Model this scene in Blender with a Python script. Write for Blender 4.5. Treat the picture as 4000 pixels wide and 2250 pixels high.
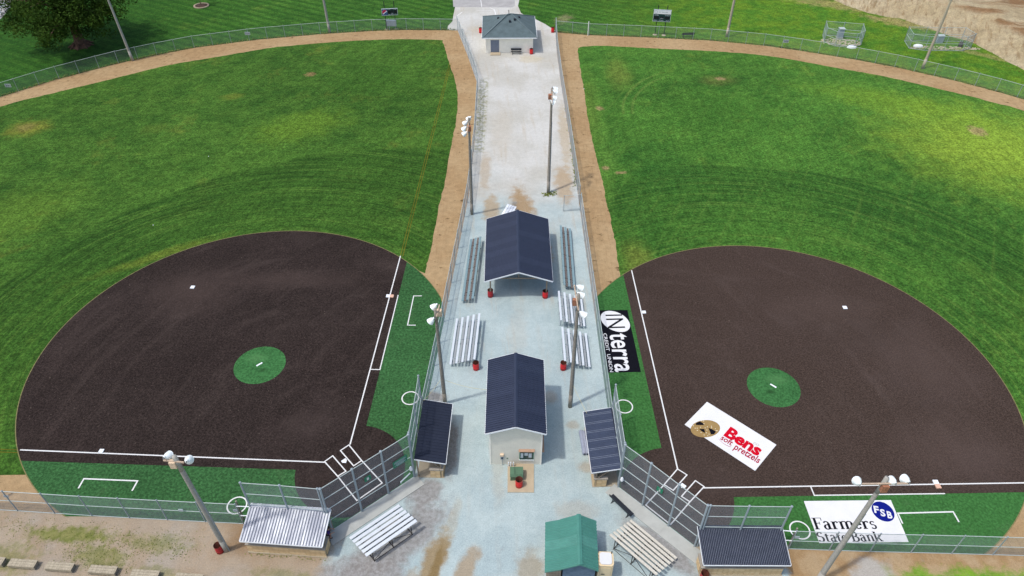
import bpy, bmesh, math, random
from mathutils import Vector, Matrix
from mathutils.geometry import tessellate_polygon
random.seed(7)
R = math.radians
for o in list(bpy.data.objects): bpy.data.objects.remove(o)
scene = bpy.context.scene
COL = scene.collection

# ------------------------------------------------------------------ camera
CAM_H, PITCH, ROLL, FOC = 51.582, R(41.2455), R(-0.277), 2840.96
cam = bpy.data.cameras.new('camera'); camo = bpy.data.objects.new('camera', cam); COL.objects.link(camo)
cam.sensor_fit = 'HORIZONTAL'; cam.sensor_width = 36; cam.lens = 36 * FOC / 4000
cam.clip_end = 3000; cam.clip_start = .5
m = Matrix.Rotation(math.pi/2 - PITCH, 4, 'X') @ Matrix.Rotation(-ROLL, 4, 'Z')
camo.matrix_world = Matrix.Translation((0, 0, CAM_H)) @ m
scene.camera = camo
# ------------------------------------------------------------------ sky and sun
SUN_EL = R(66); SHADOW_AZ = R(27)          # shadows fall towards +x, a little +y
sd = Vector((-math.cos(SHADOW_AZ)*math.cos(SUN_EL), -math.sin(SHADOW_AZ)*math.cos(SUN_EL), math.sin(SUN_EL)))
w = bpy.data.worlds.new('World'); scene.world = w; w.use_nodes = True
nt = w.node_tree; sky = nt.nodes.new('ShaderNodeTexSky'); sky.sky_type = 'NISHITA'; sky.sun_disc = False
sky.sun_elevation = SUN_EL; sky.sun_rotation = math.atan2(sd.x, sd.y); sky.dust_density = 3.0; sky.air_density = 1.2
bg = nt.nodes['Background']; nt.links.new(sky.outputs[0], bg.inputs[0]); bg.inputs[1].default_value = 0.15
sl = bpy.data.lights.new('sun', 'SUN'); sl.energy = 2.1; sl.angle = R(2.4); sl.color = (1, .965, .91)
so = bpy.data.objects.new('sun', sl); COL.objects.link(so); so.rotation_euler = (-sd).to_track_quat('-Z', 'Y').to_euler(); so.location = (0, 0, 90)
scene.view_settings.view_transform = 'Standard'; scene.view_settings.look = 'None'
scene.view_settings.gamma = 1; scene.view_settings.exposure = 0.24; scene.view_settings.use_curve_mapping = False
K = 1.5                                     # sunlit brightness of a white surface, to turn seen colours into base colours

# ------------------------------------------------------------------ pixels of the photograph -> points on a plane of height z
def g(u, v, z=0.0):
    r = (u-2000)/FOC; up = (1125-v)/FOC
    c, s = math.cos(-ROLL), math.sin(-ROLL); r, up = r*c-up*s, r*s+up*c
    c, s = math.cos(PITCH), math.sin(PITCH)
    d = (r, c+up*s, -s+up*c); t = (z-CAM_H)/d[2]
    return Vector((d[0]*t, d[1]*t, z))
def zp(ox, oy, s): return lambda x, y, z=0.0: g(ox+x/s, oy+y/s, z)
A0, A1, A2, A3 = [zp(i*1000, 0, 2.574) for i in range(4)]
B0, B1, B2, B3 = [zp(i*1000, 563, 2.574) for i in range(4)]
C0, C1, C2, C3 = [zp(i*1000, 1126, 2.576) for i in range(4)]
D0, D1, D2, D3 = [zp(i*1000, 1688, 2.576) for i in range(4)]

# ------------------------------------------------------------------ materials
def lin(c): return c/12.92 if c <= .04045 else ((c+.055)/1.055)**2.4
def C(r, gg, b, k=None):                     # colour as seen sunlit (0..255) -> base colour
    k = k or K
    return tuple(min(.86, lin(x/255)/k) for x in (r, gg, b)) + (1,)
class NT:
    def __init__(s, name):
        s.m = bpy.data.materials.new(name); s.m.use_nodes = True; s.t = s.m.node_tree
        s.b = s.t.nodes['Principled BSDF']; s.out = s.t.nodes['Material Output']
        s.b.inputs['Roughness'].default_value = .85; s.b.inputs['Specular IOR Level'].default_value = .2
        s._p = None
    def n(s, typ, **kw):
        x = s.t.nodes.new('ShaderNode'+typ)
        for k, v in kw.items(): setattr(x, k, v)
        return x
    def set(s, sock, v):
        if hasattr(v, 'is_linked') or isinstance(v, bpy.types.NodeSocket): s.t.links.new(v, sock)
        else: sock.default_value = v
    def pos(s):
        if s._p is None: s._p = s.n('NewGeometry').outputs['Position']
        return s._p
    def obj(s): return s.n('TexCoord').outputs['Object']
    def mapv(s, v, loc=(0,0,0), rot=0, sc=(1,1,1), typ='TEXTURE'):
        x = s.n('Mapping', vector_type=typ); s.set(x.inputs[0], v)
        x.inputs['Location'].default_value = loc; x.inputs['Rotation'].default_value = (0, 0, rot); x.inputs['Scale'].default_value = sc
        return x.outputs[0]
    def noise(s, scale, detail=3, v=None, rough=.55, dist=0.0):
        x = s.n('TexNoise'); s.set(x.inputs['Vector'], v if v is not None else s.pos())
        x.inputs['Scale'].default_value = scale; x.inputs['Detail'].default_value = detail
        x.inputs['Roughness'].default_value = rough; x.inputs['Distortion'].default_value = dist
        return x.outputs[0]
    def mr(s, v, a, b, c=0.0, d=1.0, smooth=True):
        x = s.n('MapRange', interpolation_type='SMOOTHSTEP' if smooth else 'LINEAR'); x.clamp = True
        s.set(x.inputs[0], v)
        for i, q in enumerate((a, b, c, d)): x.inputs[1+i].default_value = q
        return x.outputs[0]
    def ma(s, op, a, b=0.0):
        x = s.n('Math', operation=op); s.set(x.inputs[0], a); s.set(x.inputs[1], b); return x.outputs[0]
    def mix(s, f, a, b, bt='MIX'):
        x = s.n('Mix', data_type='RGBA', blend_type=bt); s.set(x.inputs['Factor'], f)
        s.set(x.inputs[6], a); s.set(x.inputs[7], b); return x.outputs[2]
    def xyz(s, v=None):
        x = s.n('SeparateXYZ'); s.set(x.inputs[0], v if v is not None else s.pos()); return x.outputs
    def blob(s, cx, cy, rx, ry, rot=0, warp=.5, scale=.6, soft=.5):
        v = s.mapv(s.pos(), (cx, cy, 0), R(rot), (rx, ry, 1))
        x = s.n('VectorMath', operation='LENGTH'); s.set(x.inputs[0], v)
        nz = s.mr(s.noise(scale, 5, rough=.65), 0, 1, -warp, warp, False)
        return s.mr(s.ma('ADD', x.outputs['Value'], nz), 1.0, 1.0-soft, 0, 1)
    def vary(s, col, scale, amt, detail=3, v=None, lo=.3, hi=.7):
        f = s.mr(s.noise(scale, detail, v), lo, hi, 1-amt, 1+amt, False)
        cmb = s.n('CombineColor'); [s.set(cmb.inputs[i], f) for i in range(3)]
        return s.mix(1.0, col, cmb.outputs[0], 'MULTIPLY')
    def bump(s, h, strength=.3, dist=.05):
        x = s.n('Bump'); x.inputs['Strength'].default_value = strength; x.inputs['Distance'].default_value = dist
        s.set(x.inputs['Height'], h); s.t.links.new(x.outputs[0], s.b.inputs['Normal'])
    def color(s, c): s.set(s.b.inputs['Base Color'], c)
def mat(name, rgb, rough=.7, metal=0.0, amt=.12, scale=3.0, spec=.3, k=None):
    n = NT(name); c = n.vary(C(*rgb, k), scale, amt, 4, n.obj()); c = n.vary(c, scale*12, amt*.6, 2, n.obj())
    n.color(c); n.b.inputs['Roughness'].default_value = rough; n.b.inputs['Metallic'].default_value = metal
    n.b.inputs['Specular IOR Level'].default_value = spec
    return n.m
def wood(name, a, b, sx=.6, amt=.25):
    n = NT(name); v = n.mapv(n.obj(), sc=(sx*4, .12, .12)); f = n.noise(1.0, 5, v, .7)
    v2 = n.mapv(n.obj(), sc=(.12, sx*4, .12)); f = n.ma('MULTIPLY', n.ma('ADD', f, n.noise(1.0, 5, v2, .7)), .5)
    c = n.mix(n.mr(f, .35, .65), C(*a), C(*b)); n.color(n.vary(c, 8, amt*.5, 3, n.obj())); n.bump(f, .2, .01); return n.m
def polar(n, cx, cy):
    v = n.mapv(n.pos(), (cx, cy, 0)); s = n.xyz(v)
    ln = n.n('VectorMath', operation='LENGTH'); n.set(ln.inputs[0], v)
    th = n.n('Math', operation='ARCTAN2'); n.set(th.inputs[0], s[1]); n.set(th.inputs[1], s[0])
    return ln.outputs['Value'], th.outputs[0]
def combine(n, x, y, z=0.0):
    c = n.n('CombineXYZ'); n.set(c.inputs[0], x); n.set(c.inputs[1], y); n.set(c.inputs[2], z); return c.outputs[0]

def grass(name, dark, mid, lite, yel, streak_rot=20, extra=None):
    n = NT(name)
    big = n.mr(n.noise(.045, 5, rough=.6), .36, .64)
    med = n.mr(n.noise(.32, 5, rough=.65), .33, .68)
    c = n.mix(big, C(*dark), C(*mid)); c = n.mix(n.ma('MULTIPLY', med, .55), c, C(*lite))
    yy = n.mr(n.noise(.11, 6, rough=.7), .56, .72); c = n.mix(n.ma('MULTIPLY', yy, .6), c, C(*yel))
    st = n.noise(1.0, 4, n.mapv(n.pos(), (0,0,0), R(streak_rot), (5.0, .35, 1)), .6)
    cc = n.mr(st, .3, .7, .82, 1.18, False); q = n.n('CombineColor'); [n.set(q.inputs[i], cc) for i in range(3)]
    c = n.mix(1.0, c, q.outputs[0], 'MULTIPLY')
    if extra: c = extra(n, c)
    ml = n.noise(1.0, 3, n.mapv(n.pos(), (0,0,0), R(streak_rot+58), (40, .55, 1)), .6); cc = n.mr(ml, .35, .65, .9, 1.1, False); q = n.n('CombineColor'); [n.set(q.inputs[i], cc) for i in range(3)]
    c = n.mix(1.0, c, q.outputs[0], 'MULTIPLY')
    c = n.vary(c, 1.1, .2, 5, lo=.36, hi=.64); c = n.vary(c, 3.6, .28, 5, lo=.4, hi=.6); c = n.vary(c, 10, .22, 2, lo=.36, hi=.64)
    fl = n.mr(n.noise(2.4, 5, n.mapv(n.pos(), rot=R(streak_rot), sc=(1.6, .6, 1)), .75), .62, .7, 0, .35); c = n.mix(fl, c, C(*yel))
    n.color(c); n.bump(n.noise(5, 4, rough=.7), .55, .12); n.b.inputs['Roughness'].default_value = .95; n.b.inputs['Specular IOR Level'].default_value = .08
    return n.m
CL, CR, RT, RTR = (-25.71, 48.82), (25.87, 46.03), 20.0, 20.36     # centres and radius of the two turf infields
def left_extra(n, c):
    re, _ = polar(n, -12.8, 42.6); r, th = polar(n, CL[0], CL[1])
    rr = n.ma('ADD', re, n.mr(n.noise(.12, 4), 0, 1, -.9, .9, False))
    band = n.ma('MULTIPLY', n.mr(rr, 44.7, 45.8, 1, 0), n.mr(rr, 28, 44, .5, 1.0))
    arc = n.noise(1.0, 6, combine(n, n.ma('MULTIPLY', r, 1.1), n.ma('MULTIPLY', th, 2.6)), .68)
    dk = n.mix(n.mr(arc, .34, .68), C(44, 78, 28), C(68, 108, 40))
    dk = n.mix(n.mr(arc, .62, .74, 0, .7), dk, C(106, 124, 52))
    c = n.mix(n.ma('MULTIPLY', band, .85), c, dk)
    fa = n.noise(1.0, 4, combine(n, n.ma('MULTIPLY', r, 2.6), n.ma('MULTIPLY', th, 1.6)), .6); inb = n.mr(rr, 44.5, 46, 1, 0)
    c = n.mix(n.ma('MULTIPLY', n.mr(fa, .52, .7, 0, .5), inb), c, C(100, 134, 56)); c = n.mix(n.ma('MULTIPLY', n.mr(fa, .48, .32, 0, .5), inb), c, C(40, 74, 28))
    for (x, y, rx, ry, ro, f, col) in ((-69.3, 92.9, 4.2, 3.4, 20, .65, (140, 138, 56)), (-69.8, 93.2, 2.2, 1.7, 20, .5, (146, 130, 80)), (-43, 103, 2.4, 1.6, 20, .5, (120, 130, 50)),
                                    (-30.5, 94, 10, 6, 30, .6, (108, 142, 46)), (-22, 108, 10, 12, 0, .45, (58, 98, 34)), (-60, 72, 12, 8, 40, .4, (104, 136, 48)), (-16, 58, 5, 4, 0, .3, (108, 122, 66)), (-51, 93, 3, 2, 20, .4, (104, 128, 50)), (-40, 64, 10, 1.2, 33, .55, (118, 132, 48))):
        c = n.mix(n.ma('MULTIPLY', n.blob(x, y, rx, ry, ro, .6, .5, .8), f), c, C(*col))
    c = n.mix(n.ma('MULTIPLY', n.blob(-32.7, 110.9, 1.2, 1.0, 10, .8, 1.4, .6), .8), c, C(150, 126, 86))
    return c
def right_extra(n, c):
    re, _ = polar(n, 29.2, 48.0); r, th = polar(n, CR[0], CR[1])
    rr = n.ma('ADD', re, n.mr(n.noise(.07, 4), 0, 1, -3.0, 3.0, False))
    band = n.ma('MULTIPLY', n.mr(rr, 34.9, 36.2, 1, 0), n.mr(rr, 20, 34, .4, 1.0))
    arc = n.noise(1.0, 6, combine(n, n.ma('MULTIPLY', r, 1.0), n.ma('MULTIPLY', th, 2.6)), .68)
    dk = n.mix(n.mr(arc, .34, .68), C(42, 82, 32), C(70, 116, 44)); dk = n.mix(n.mr(arc, .64, .76, 0, .6), dk, C(120, 138, 64))
    c = n.mix(n.ma('MULTIPLY', band, .85), c, dk)
    fa = n.noise(1.0, 4, combine(n, n.ma('MULTIPLY', r, 2.6), n.ma('MULTIPLY', th, 1.6)), .6); inb = n.mr(rr, 34.8, 36.4, 1, 0)
    c = n.mix(n.ma('MULTIPLY', n.mr(fa, .52, .7, 0, .5), inb), c, C(108, 142, 62)); c = n.mix(n.ma('MULTIPLY', n.mr(fa, .48, .32, 0, .5), inb), c, C(40, 80, 32))
    st = n.noise(1.0, 5, n.mapv(n.pos(), (0,0,0), R(62), (22, .8, 1)), .7)          # straight mower passes
    c = n.mix(n.ma('MULTIPLY', n.mr(st, .5, .72), .22), c, C(122, 154, 68))
    # paler, yellower turf on the far right side of the outfield and along the track
    for (x, y, rx, ry, ro, f, col) in ((68, 88, 24, 18, -24, .75, (152, 180, 62)), (30, 98, 14, 10, 0, .5, (62, 108, 40)), (20, 84, 8, 10, 0, .4, (58, 106, 42)), (59, 102, 20, 6, -24, .45, (134, 168, 52)), (17, 112, 3.2, 9, 0, .5, (128, 140, 62)), (11.5, 100, 2.6, 16, -3, .55, (112, 142, 58)),
                                    (12.2, 84, 2, 16, -3, .45, (104, 146, 60)), (14, 64, 2.6, 5, -6, .5, (130, 134, 58)), (62, 52, 14, 12, 0, .35, (128, 164, 58)), (32.7, 109.5, 5.0, 2.6, 15, .4, (120, 116, 64))):
        c = n.mix(n.ma('MULTIPLY', n.blob(x, y, rx, ry, ro, .45, .3, .9), f), c, C(*col))
    for (x, y, rx, ry) in ((66.6, 93.4, 1.7, 2.1), (33.2, 110.0, 1.2, .8), (12.3, 83.1, .7, .9), (14.2, 81.9, .9, .5), (13.0, 99.8, .8, 1.0)):
        c = n.mix(n.ma('MULTIPLY', n.blob(x, y, rx, ry, 10, .9, 1.3, .7), .8), c, C(168, 146, 104))
    # tyre arcs left by a mower
    r2, t2 = polar(n, 33, 98)
    for rad in (15.2, 16.6):
        d = n.ma('ABSOLUTE', n.ma('SUBTRACT', r2, rad)); lo = n.ma('MULTIPLY', n.mr(d, .1, .32, 1, 0), n.mr(t2, 2.0, 2.35, 0, 1))
        c = n.mix(n.ma('MULTIPLY', lo, .28), c, C(132, 156, 76))
    return c
M = {}
M['grass_l'] = grass('grass_left', (54, 92, 34), (74, 114, 43), (90, 129, 50), (114, 128, 52), 12, left_extra)  # left grass darker than right: cloud shading put into the colours
M['grass_r'] = grass('grass_right', (54, 98, 38), (77, 125, 48), (95, 142, 56), (119, 147, 58), 32, right_extra)
def meadow_extra(n, c):
    s = n.xyz(); wv = n.n('TexWave', wave_type='BANDS', bands_direction='X'); n.set(wv.inputs[0], n.mapv(n.pos(), rot=R(62)))
    wv.inputs['Scale'].default_value = .16; wv.inputs['Distortion'].default_value = 1.5; wv.inputs['Detail'].default_value = 3
    c = n.mix(n.mr(wv.outputs[1], .3, .8, 0, .6), c, C(46, 88, 32))
    right = n.mr(s[0], 5, 45)
    c = n.mix(n.ma('MULTIPLY', right, .65), c, n.mix(n.mr(n.noise(.35, 5), .35, .65), C(88, 138, 40), C(122, 156, 42)))
    left = n.mr(s[0], -40, -75); c = n.mix(n.ma('MULTIPLY', left, .5), c, C(40, 84, 26))
    for (x, y, rx, ry, ro, f) in ((88, 124, 12, 3.0, -22, .8), (74, 133, 12, 2.6, -25, .7), (66, 142, 16, 3.5, -18, .6), (106, 108, 8, 3, -30, .7), (81, 119, 9, 1.2, -35, .45)):
        c = n.mix(n.ma('MULTIPLY', n.blob(x, y, rx, ry, ro, .9, .6, .6), f), c, C(180, 160, 108))
    c = n.mix(n.ma('MULTIPLY', n.blob(9.5, 135, 2, 3.5, -30, .9, .7, .8), .35), c, C(190, 170, 136))
    return c
M['meadow'] = grass('grass_meadow', (52, 94, 34), (70, 118, 42), (88, 134, 52), (112, 140, 56), -28, meadow_extra)

def dirt(name, a, b, dark, scale=1.0, clumps=.5):
    n = NT(name)
    c = n.mix(n.mr(n.noise(.12, 5), .35, .65), C(*a), C(*b)); c = n.vary(c, 1.5, .14, 5)
    st = n.noise(1.0, 4, n.mapv(n.pos(), rot=R(0), sc=(.22, 3.5, 1)), .6); c = n.mix(n.mr(st, .5, .75, 0, .35), c, C(*dark))
    cl = n.mr(n.noise(1.1*scale, 6, n.mapv(n.pos(), sc=(1.5, .8, 1)), .75), .59, .66, 0, clumps); c = n.mix(cl, c, C(dark[0]*.55, dark[1]*.5, dark[2]*.45))
    c = n.vary(c, 9, .13, 3); n.color(c); n.bump(n.noise(4, 5, rough=.7), .5, .08); n.b.inputs['Specular IOR Level'].default_value = .05; n.b.inputs['Roughness'].default_value = .97
    return n.m
M['track'] = dirt('track_dirt', (194, 166, 126), (182, 151, 111), (150, 120, 82), clumps=.85)

def turf(name, col, amt=.3):
    n = NT(name); c = n.vary(C(*col), .12, .14, 4); c = n.vary(c, .8, .1, 4); c = n.vary(c, 4.5, amt, 4, lo=.38, hi=.62); c = n.vary(c, 14, amt*.7, 2, lo=.36, hi=.64)
    n.color(c); n.bump(n.noise(14, 3, rough=.7), .5, .04); n.b.inputs['Roughness'].default_value = .95; n.b.inputs['Specular IOR Level'].default_value = .06; return n
n = turf('turf_green', (63, 108, 63), .26); c = n.b.inputs['Base Color'].links[0].from_socket; sx = n.xyz()
c = n.mix(n.mr(sx[0], -5, 15, 0, .5), c, C(72, 132, 62)); c = n.vary(c, 5, .2, 4, lo=.4, hi=.6)
c = n.mix(n.mr(n.noise(.35, 6, rough=.7), .55, .7, 0, .35), c, C(86, 116, 76)); n.color(c)
M['turf_green'] = n.m
n = turf('turf_brown', (57, 48, 45), .24); sx = n.xyz()
c = n.b.inputs['Base Color'].links[0].from_socket
c = n.mix(n.mr(sx[0], -10, 25, 0, .5), c, C(92, 76, 67)); c = n.vary(c, 7, .26, 4, lo=.4, hi=.6)
for cx_, cy_ in ((-13.92, 36.33), (13.95, 34.06)):                     # faint drag marks sweeping round from home
    r_, t_ = polar(n, cx_, cy_); dm = n.noise(1.0, 5, combine(n, n.ma('MULTIPLY', r_, .55), n.ma('MULTIPLY', t_, 3.0)), .65); c = n.mix(n.mr(dm, .52, .72, 0, .16), c, C(106, 92, 86))
fk = n.mr(n.noise(5.5, 2, rough=.5), .72, .76, 0, .6); c = n.mix(fk, c, C(150, 136, 122))
wear = n.mr(n.noise(.09, 5, rough=.6), .5, .72); c = n.mix(n.ma('MULTIPLY', wear, .3), c, C(92, 79, 75))
for (x, y, rx, ry, f) in ((-9.5, 58, 3, 5, .5), (-11, 50, 2.4, 9, .2), (-34, 58, 7, 5, .3), (38, 38, 8, 5, .4), (33, 56, 9, 4, .3), (13, 52, 3, 9, .25), (40, 48, 6, 8, .3), (-24, 60, 12, 2.5, .25)):
    c = n.mix(n.ma('MULTIPLY', n.blob(x, y, rx, ry, 0, .5, .3, 1.0), f), c, C(104, 88, 82))
n.color(c); M['turf_brown'] = n.m
n = turf('turf_mound', (68, 122, 70), .24); c = n.b.inputs['Base Color'].links[0].from_socket
for x, y, x2, y2 in ((-23.65, 46.75, -24.6, 48.3), (23.95, 44.35, 25.0, 45.9)):
    c = n.mix(n.ma('MULTIPLY', n.blob(x2, y2, 1.6, 1.0, 0, .4, .8, .9), .4), c, C(104, 158, 98)); c = n.mix(n.ma('MULTIPLY', n.blob(x, y, .5, .34, 20, .4, 2, .8), .75), c, C(44, 78, 44))
n.color(c); M['turf_mound'] = n.m
M['rim'] = mat('turf_rim', (136, 130, 84), .9, amt=.3, scale=4)
M['white_line'] = mat('white_turf', (252, 252, 250), .9, amt=.06, scale=4, spec=.05)
M['old_line'] = mat('faded_line', (120, 114, 40), .95, amt=.4, scale=.6, spec=.02)

# the lot: pale crushed stone, whiter at the far end, tan soil at the near corners
n = NT('lot_gravel'); s = n.xyz()
base = n.mix(n.mr(n.noise(.3, 5), .35, .65), C(183, 201, 203), C(196, 212, 212))
far = n.mr(n.ma('ADD', s[1], n.mr(n.noise(.12, 4), 0, 1, -14, 14, False)), 66, 84)
base = n.mix(far, base, n.mix(n.mr(n.noise(.15, 5), .35, .65), C(206, 203, 193), C(222, 221, 215)))
grit = n.mix(n.mr(n.noise(3, 4), .35, .65), C(150, 146, 142), C(172, 170, 168))
for (x, y, rx, ry, ro) in ((-9, 29, 6.5, 2.4, 40), (-7.0, 33.5, 2, 1.6, 40), (-14, 24.5, 5, 4, 0), (11.5, 28.8, 4.6, 1.2, -44), (-10, 26, 3, 2.5, 0), (-5.2, 38, .8, 4, 0), (-7.2, 43.5, 1.6, 1, 0)):
    base = n.mix(n.ma('MULTIPLY', n.blob(x, y, rx, ry, ro, .45, .8, .5), .9), base, grit)
for (x, y, rx, ry, ro, f, col) in ((1.4, 73, 1.8, 7, 8, .9, (178, 148, 108)), (-2.6, 73.5, 1.4, 4, 0, .75, (186, 160, 122)), (-3.6, 82, 1.0, 6, 0, .5, (190, 166, 132)), (3.6, 66.5, 1.0, 4, 12, .85, (180, 150, 110)), (6.6, 79, 1.6, 6, 0, .75, (192, 164, 126)), (7.3, 92, 1.0, 12, 0, .6, (198, 178, 146)),
        (-3.3, 26.9, 1.0, 2.6, -22, .75, (178, 152, 116)), (-7.4, 25.8, .9, 1.6, -20, .5, (176, 154, 122)), (-5.75, 27.6, 1.2, 3.6, -15, .9, (166, 142, 102)), (-5.5, 27.4, .5, 3.2, -15, .75, (142, 118, 76)), (1.4, 26.6, 1.5, 2.6, 0, .6, (166, 144, 108)), (-1.2, 37, .8, 7, 4, .3, (196, 184, 160)), (6.4, 36.0, 1.2, .7, 0, .5, (178, 158, 130)), (3.6, 43.6, .9, 1.1, 0, .5, (196, 174, 144)), (5.3, 32, 2.2, 1.3, 0, .35, (186, 172, 150)), (-4.6, 31, .6, 3, -10, .35, (190, 176, 146)),
        (3.0, 117, 3, 2, 0, .5, (214, 200, 166)), (-6.0, 130, 3, 2, 0, .4, (210, 194, 168)), (-1.5, 93, 2, 9, 0, .25, (206, 192, 168)), (-4.5, 60, .8, 5, 0, .35, (196, 186, 168)), (0.6, 52, 1.2, 5, 0, .25, (204, 194, 176)), (5.4, 40.5, .8, .7, 0, .45, (170, 150, 120)), (-2.2, 66, 1.4, 2, 0, .4, (192, 170, 138))):
    base = n.mix(n.ma('MULTIPLY', n.blob(x, y, rx, ry, ro, .65, .9, .6), f), base, C(*col))
soil = n.mix(n.mr(n.noise(.5, 6, rough=.7), .35, .65), C(186, 170, 149), C(173, 152, 126)); soil = n.mix(n.mr(n.noise(.25, 5), .5, .66, 0, .8), soil, C(182, 172, 158))
tuft = n.mix(n.mr(n.noise(1.5, 4), .4, .6), C(118, 126, 62), C(144, 144, 86))
soil_l = soil
for (x, y, rx, ry, ro, f) in ((-34, 29.6, 5, 1.0, -3, .95), (-27, 28.9, 3.5, .9, -3, .6), (-31, 27.8, 3.2, 1.3, -12, .75), (-38, 27.6, 3, 1.8, 0, .6), (-26, 26.5, 3, .8, -10, .5), (-22, 24.6, 4, .8, 0, .5), (-36, 24.5, 8, 1.2, 0, .55), (-17, 26.5, 3, .6, -6, .5), (-29, 25.2, 3, .7, 0, .4), (-16, 24, 4, .8, 0, .4)):
    soil_l = n.mix(n.ma('MULTIPLY', n.blob(x, y, rx, ry, ro, 1.1, 1.3, .7), f), soil_l, tuft)
soil_l = n.mix(n.blob(-38, 22.0, 9, 2.6, -4, .5, .8, .5), soil_l, n.mix(n.mr(n.noise(3, 4), .35, .65), C(168, 164, 158), C(190, 188, 184)))
soil_l = n.mix(n.ma('MULTIPLY', n.blob(-20.5, 29.5, 2.2, 2.2, 0, .6, .7, .8), .6), soil_l, C(150, 116, 76))
gr = n.mix(n.mr(n.noise(.8, 5), .35, .65), C(108, 158, 44), C(134, 176, 58))
sr = n.mix(n.mr(n.noise(.5, 5), .4, .62), C(178, 146, 106), C(190, 164, 128))
sr = n.mix(n.blob(27.0, 26.8, 2.0, 1.6, 20, .6, .8, .5), sr, C(192, 186, 176))
edge = n.ma('ADD', s[1], n.mr(n.noise(.5, 6, rough=.7), 0, 1, -2.2, 2.2, False))
sr = n.mix(n.ma('MULTIPLY', n.mr(edge, 27.6, 26.4), n.mr(n.ma('ADD', s[0], n.mr(n.noise(.4, 5), 0, 1, -3, 3, False)), 27.5, 29.5)), sr, gr)
wob = n.mr(n.noise(.6, 6, rough=.7), 0, 1, -1.3, 1.3, False)
xl = n.ma('ADD', s[0], wob); lot = n.mix(n.mr(n.ma('ADD', xl, n.ma('MULTIPLY', n.ma('SUBTRACT', s[1], 27), -.25)), -14.6, -13.4, 1, 0), base, soil_l)
lot = n.mix(n.mr(n.ma('ADD', xl, 0.0), 20.2, 20.8), lot, sr)
# the tan corner under the fence lines only where the lot is near; further up the strip stays stone
ms = n.mr(s[1], 33.5, 35); lot = n.mix(ms, lot, base)
sk = n.noise(1.0, 5, n.mapv(n.pos(), rot=R(4), sc=(.7, 9, 1)), .65); lot = n.mix(n.ma('MULTIPLY', n.mr(sk, .52, .72), n.mr(s[1], 30, 70, .14, .45)), lot, C(202, 188, 164))
lot = n.mix(n.mr(n.noise(.55, 7, rough=.75), .6, .72, 0, .35), lot, C(160, 160, 156))
weed = n.ma('MULTIPLY', n.mr(n.noise(1.6, 5, rough=.7), .45, .56), n.mr(n.ma('ABSOLUTE', n.ma('ADD', s[0], 4.6)), .5, 1.0, 1, 0)); weed = n.ma('MULTIPLY', weed, n.mr(n.ma('ABSOLUTE', n.ma('SUBTRACT', s[1], 98)), 10, 13, 1, 0))
lot = n.mix(n.ma('MULTIPLY', weed, .55), lot, C(138, 140, 84))
lot = n.vary(lot, 2.0, .06, 4); lot = n.vary(lot, 9, .13, 4); lot = n.vary(lot, 30, .14, 2)
n.color(lot); n.bump(n.noise(12, 4, rough=.75), .45, .05); n.b.inputs['Specular IOR Level'].default_value = .08; n.b.inputs['Roughness'].default_value = .95
M['lot'] = n.m

n = NT('pit_soil'); s = n.xyz()
c = n.mix(n.mr(n.noise(.1, 5), .35, .65), C(222, 205, 170), C(206, 186, 148))
tr = n.noise(.13, 5, n.mapv(n.pos(), rot=R(-25), sc=(2.2, .7, 1)), .6, 1.2); top = n.mr(s[2], 2.2, 2.9)
c = n.mix(n.ma('MULTIPLY', n.mr(tr, .42, .56), top), c, C(166, 130, 94)); c = n.mix(n.mr(n.noise(.5, 6), .6, .7, 0, .5), c, C(168, 150, 120))
rl_ = n.noise(1.0, 5, n.mapv(n.pos(), rot=R(65), sc=(9, .7, 1)), .65); c = n.mix(n.ma('MULTIPLY', n.mr(rl_, .5, .66), n.mr(top, 0, 1, .75, .15)), c, C(166, 138, 100))
c = n.mix(n.mr(n.noise(.9, 6, rough=.75), .6, .7, 0, .5), c, C(222, 206, 178))
c = n.vary(c, 1.2, .16, 5); c = n.vary(c, 5, .2, 4); n.color(c); n.bump(n.noise(1.6, 7, rough=.75), 1.0, .5); n.b.inputs['Roughness'].default_value = .97; n.b.inputs['Specular IOR Level'].default_value = .05
M['pit'] = n.m
M['asphalt'] = mat('old_asphalt', (188, 186, 184), .9, amt=.12, scale=.8, spec=.1)
M['concrete'] = mat('concrete', (198, 200, 194), .85, amt=.08, scale=1.5, spec=.1)
M['tan_concrete'] = mat('tan_concrete', (206, 188, 160), .85, amt=.08, scale=1.5, spec=.1)

def mesh_mat(name, col, cov):
    n = NT(name); uv = n.n('UVMap').outputs[0]
    # round wires too fine to resolve: open area (1-cov) when seen square on, less when seen along the fence, as for any wire mesh
    geo = n.n('NewGeometry'); dt = n.n('VectorMath', operation='DOT_PRODUCT'); n.set(dt.inputs[0], geo.outputs['Normal']); n.set(dt.inputs[1], geo.outputs['Incoming'])
    cs = n.ma('MAXIMUM', n.ma('ABSOLUTE', dt.outputs['Value']), .18)
    w_ = n.mr(n.noise(.8, 3, uv), .3, .7, .9, 1.1, False)
    f = n.ma('SUBTRACT', 1.0, n.ma('POWER', 1.0-cov, n.ma('DIVIDE', w_, cs)))
    n.b.inputs['Base Color'].default_value = C(*col); n.b.inputs['Roughness'].default_value = .6; n.b.inputs['Metallic'].default_value = .0
    tr = n.n('BsdfTransparent'); mx = n.n('MixShader'); n.set(mx.inputs[0], f); n.t.links.new(tr.outputs[0], mx.inputs[1]); n.t.links.new(n.b.outputs[0], mx.inputs[2])
    n.t.links.new(mx.outputs[0], n.out.inputs[0]); return n.m
M['link'] = mesh_mat('chain_link', (200, 212, 222), .115)
M['link_far'] = mesh_mat('chain_link_far', (170, 192, 186), .14)
M['galv'] = mat('galvanised_pipe', (176, 190, 198), .5, .1, .1, 3, .4)
M['galv_lite'] = mat('galvanised_rail', (206, 218, 216), .5, .1, .1, 3, .4)
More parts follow.
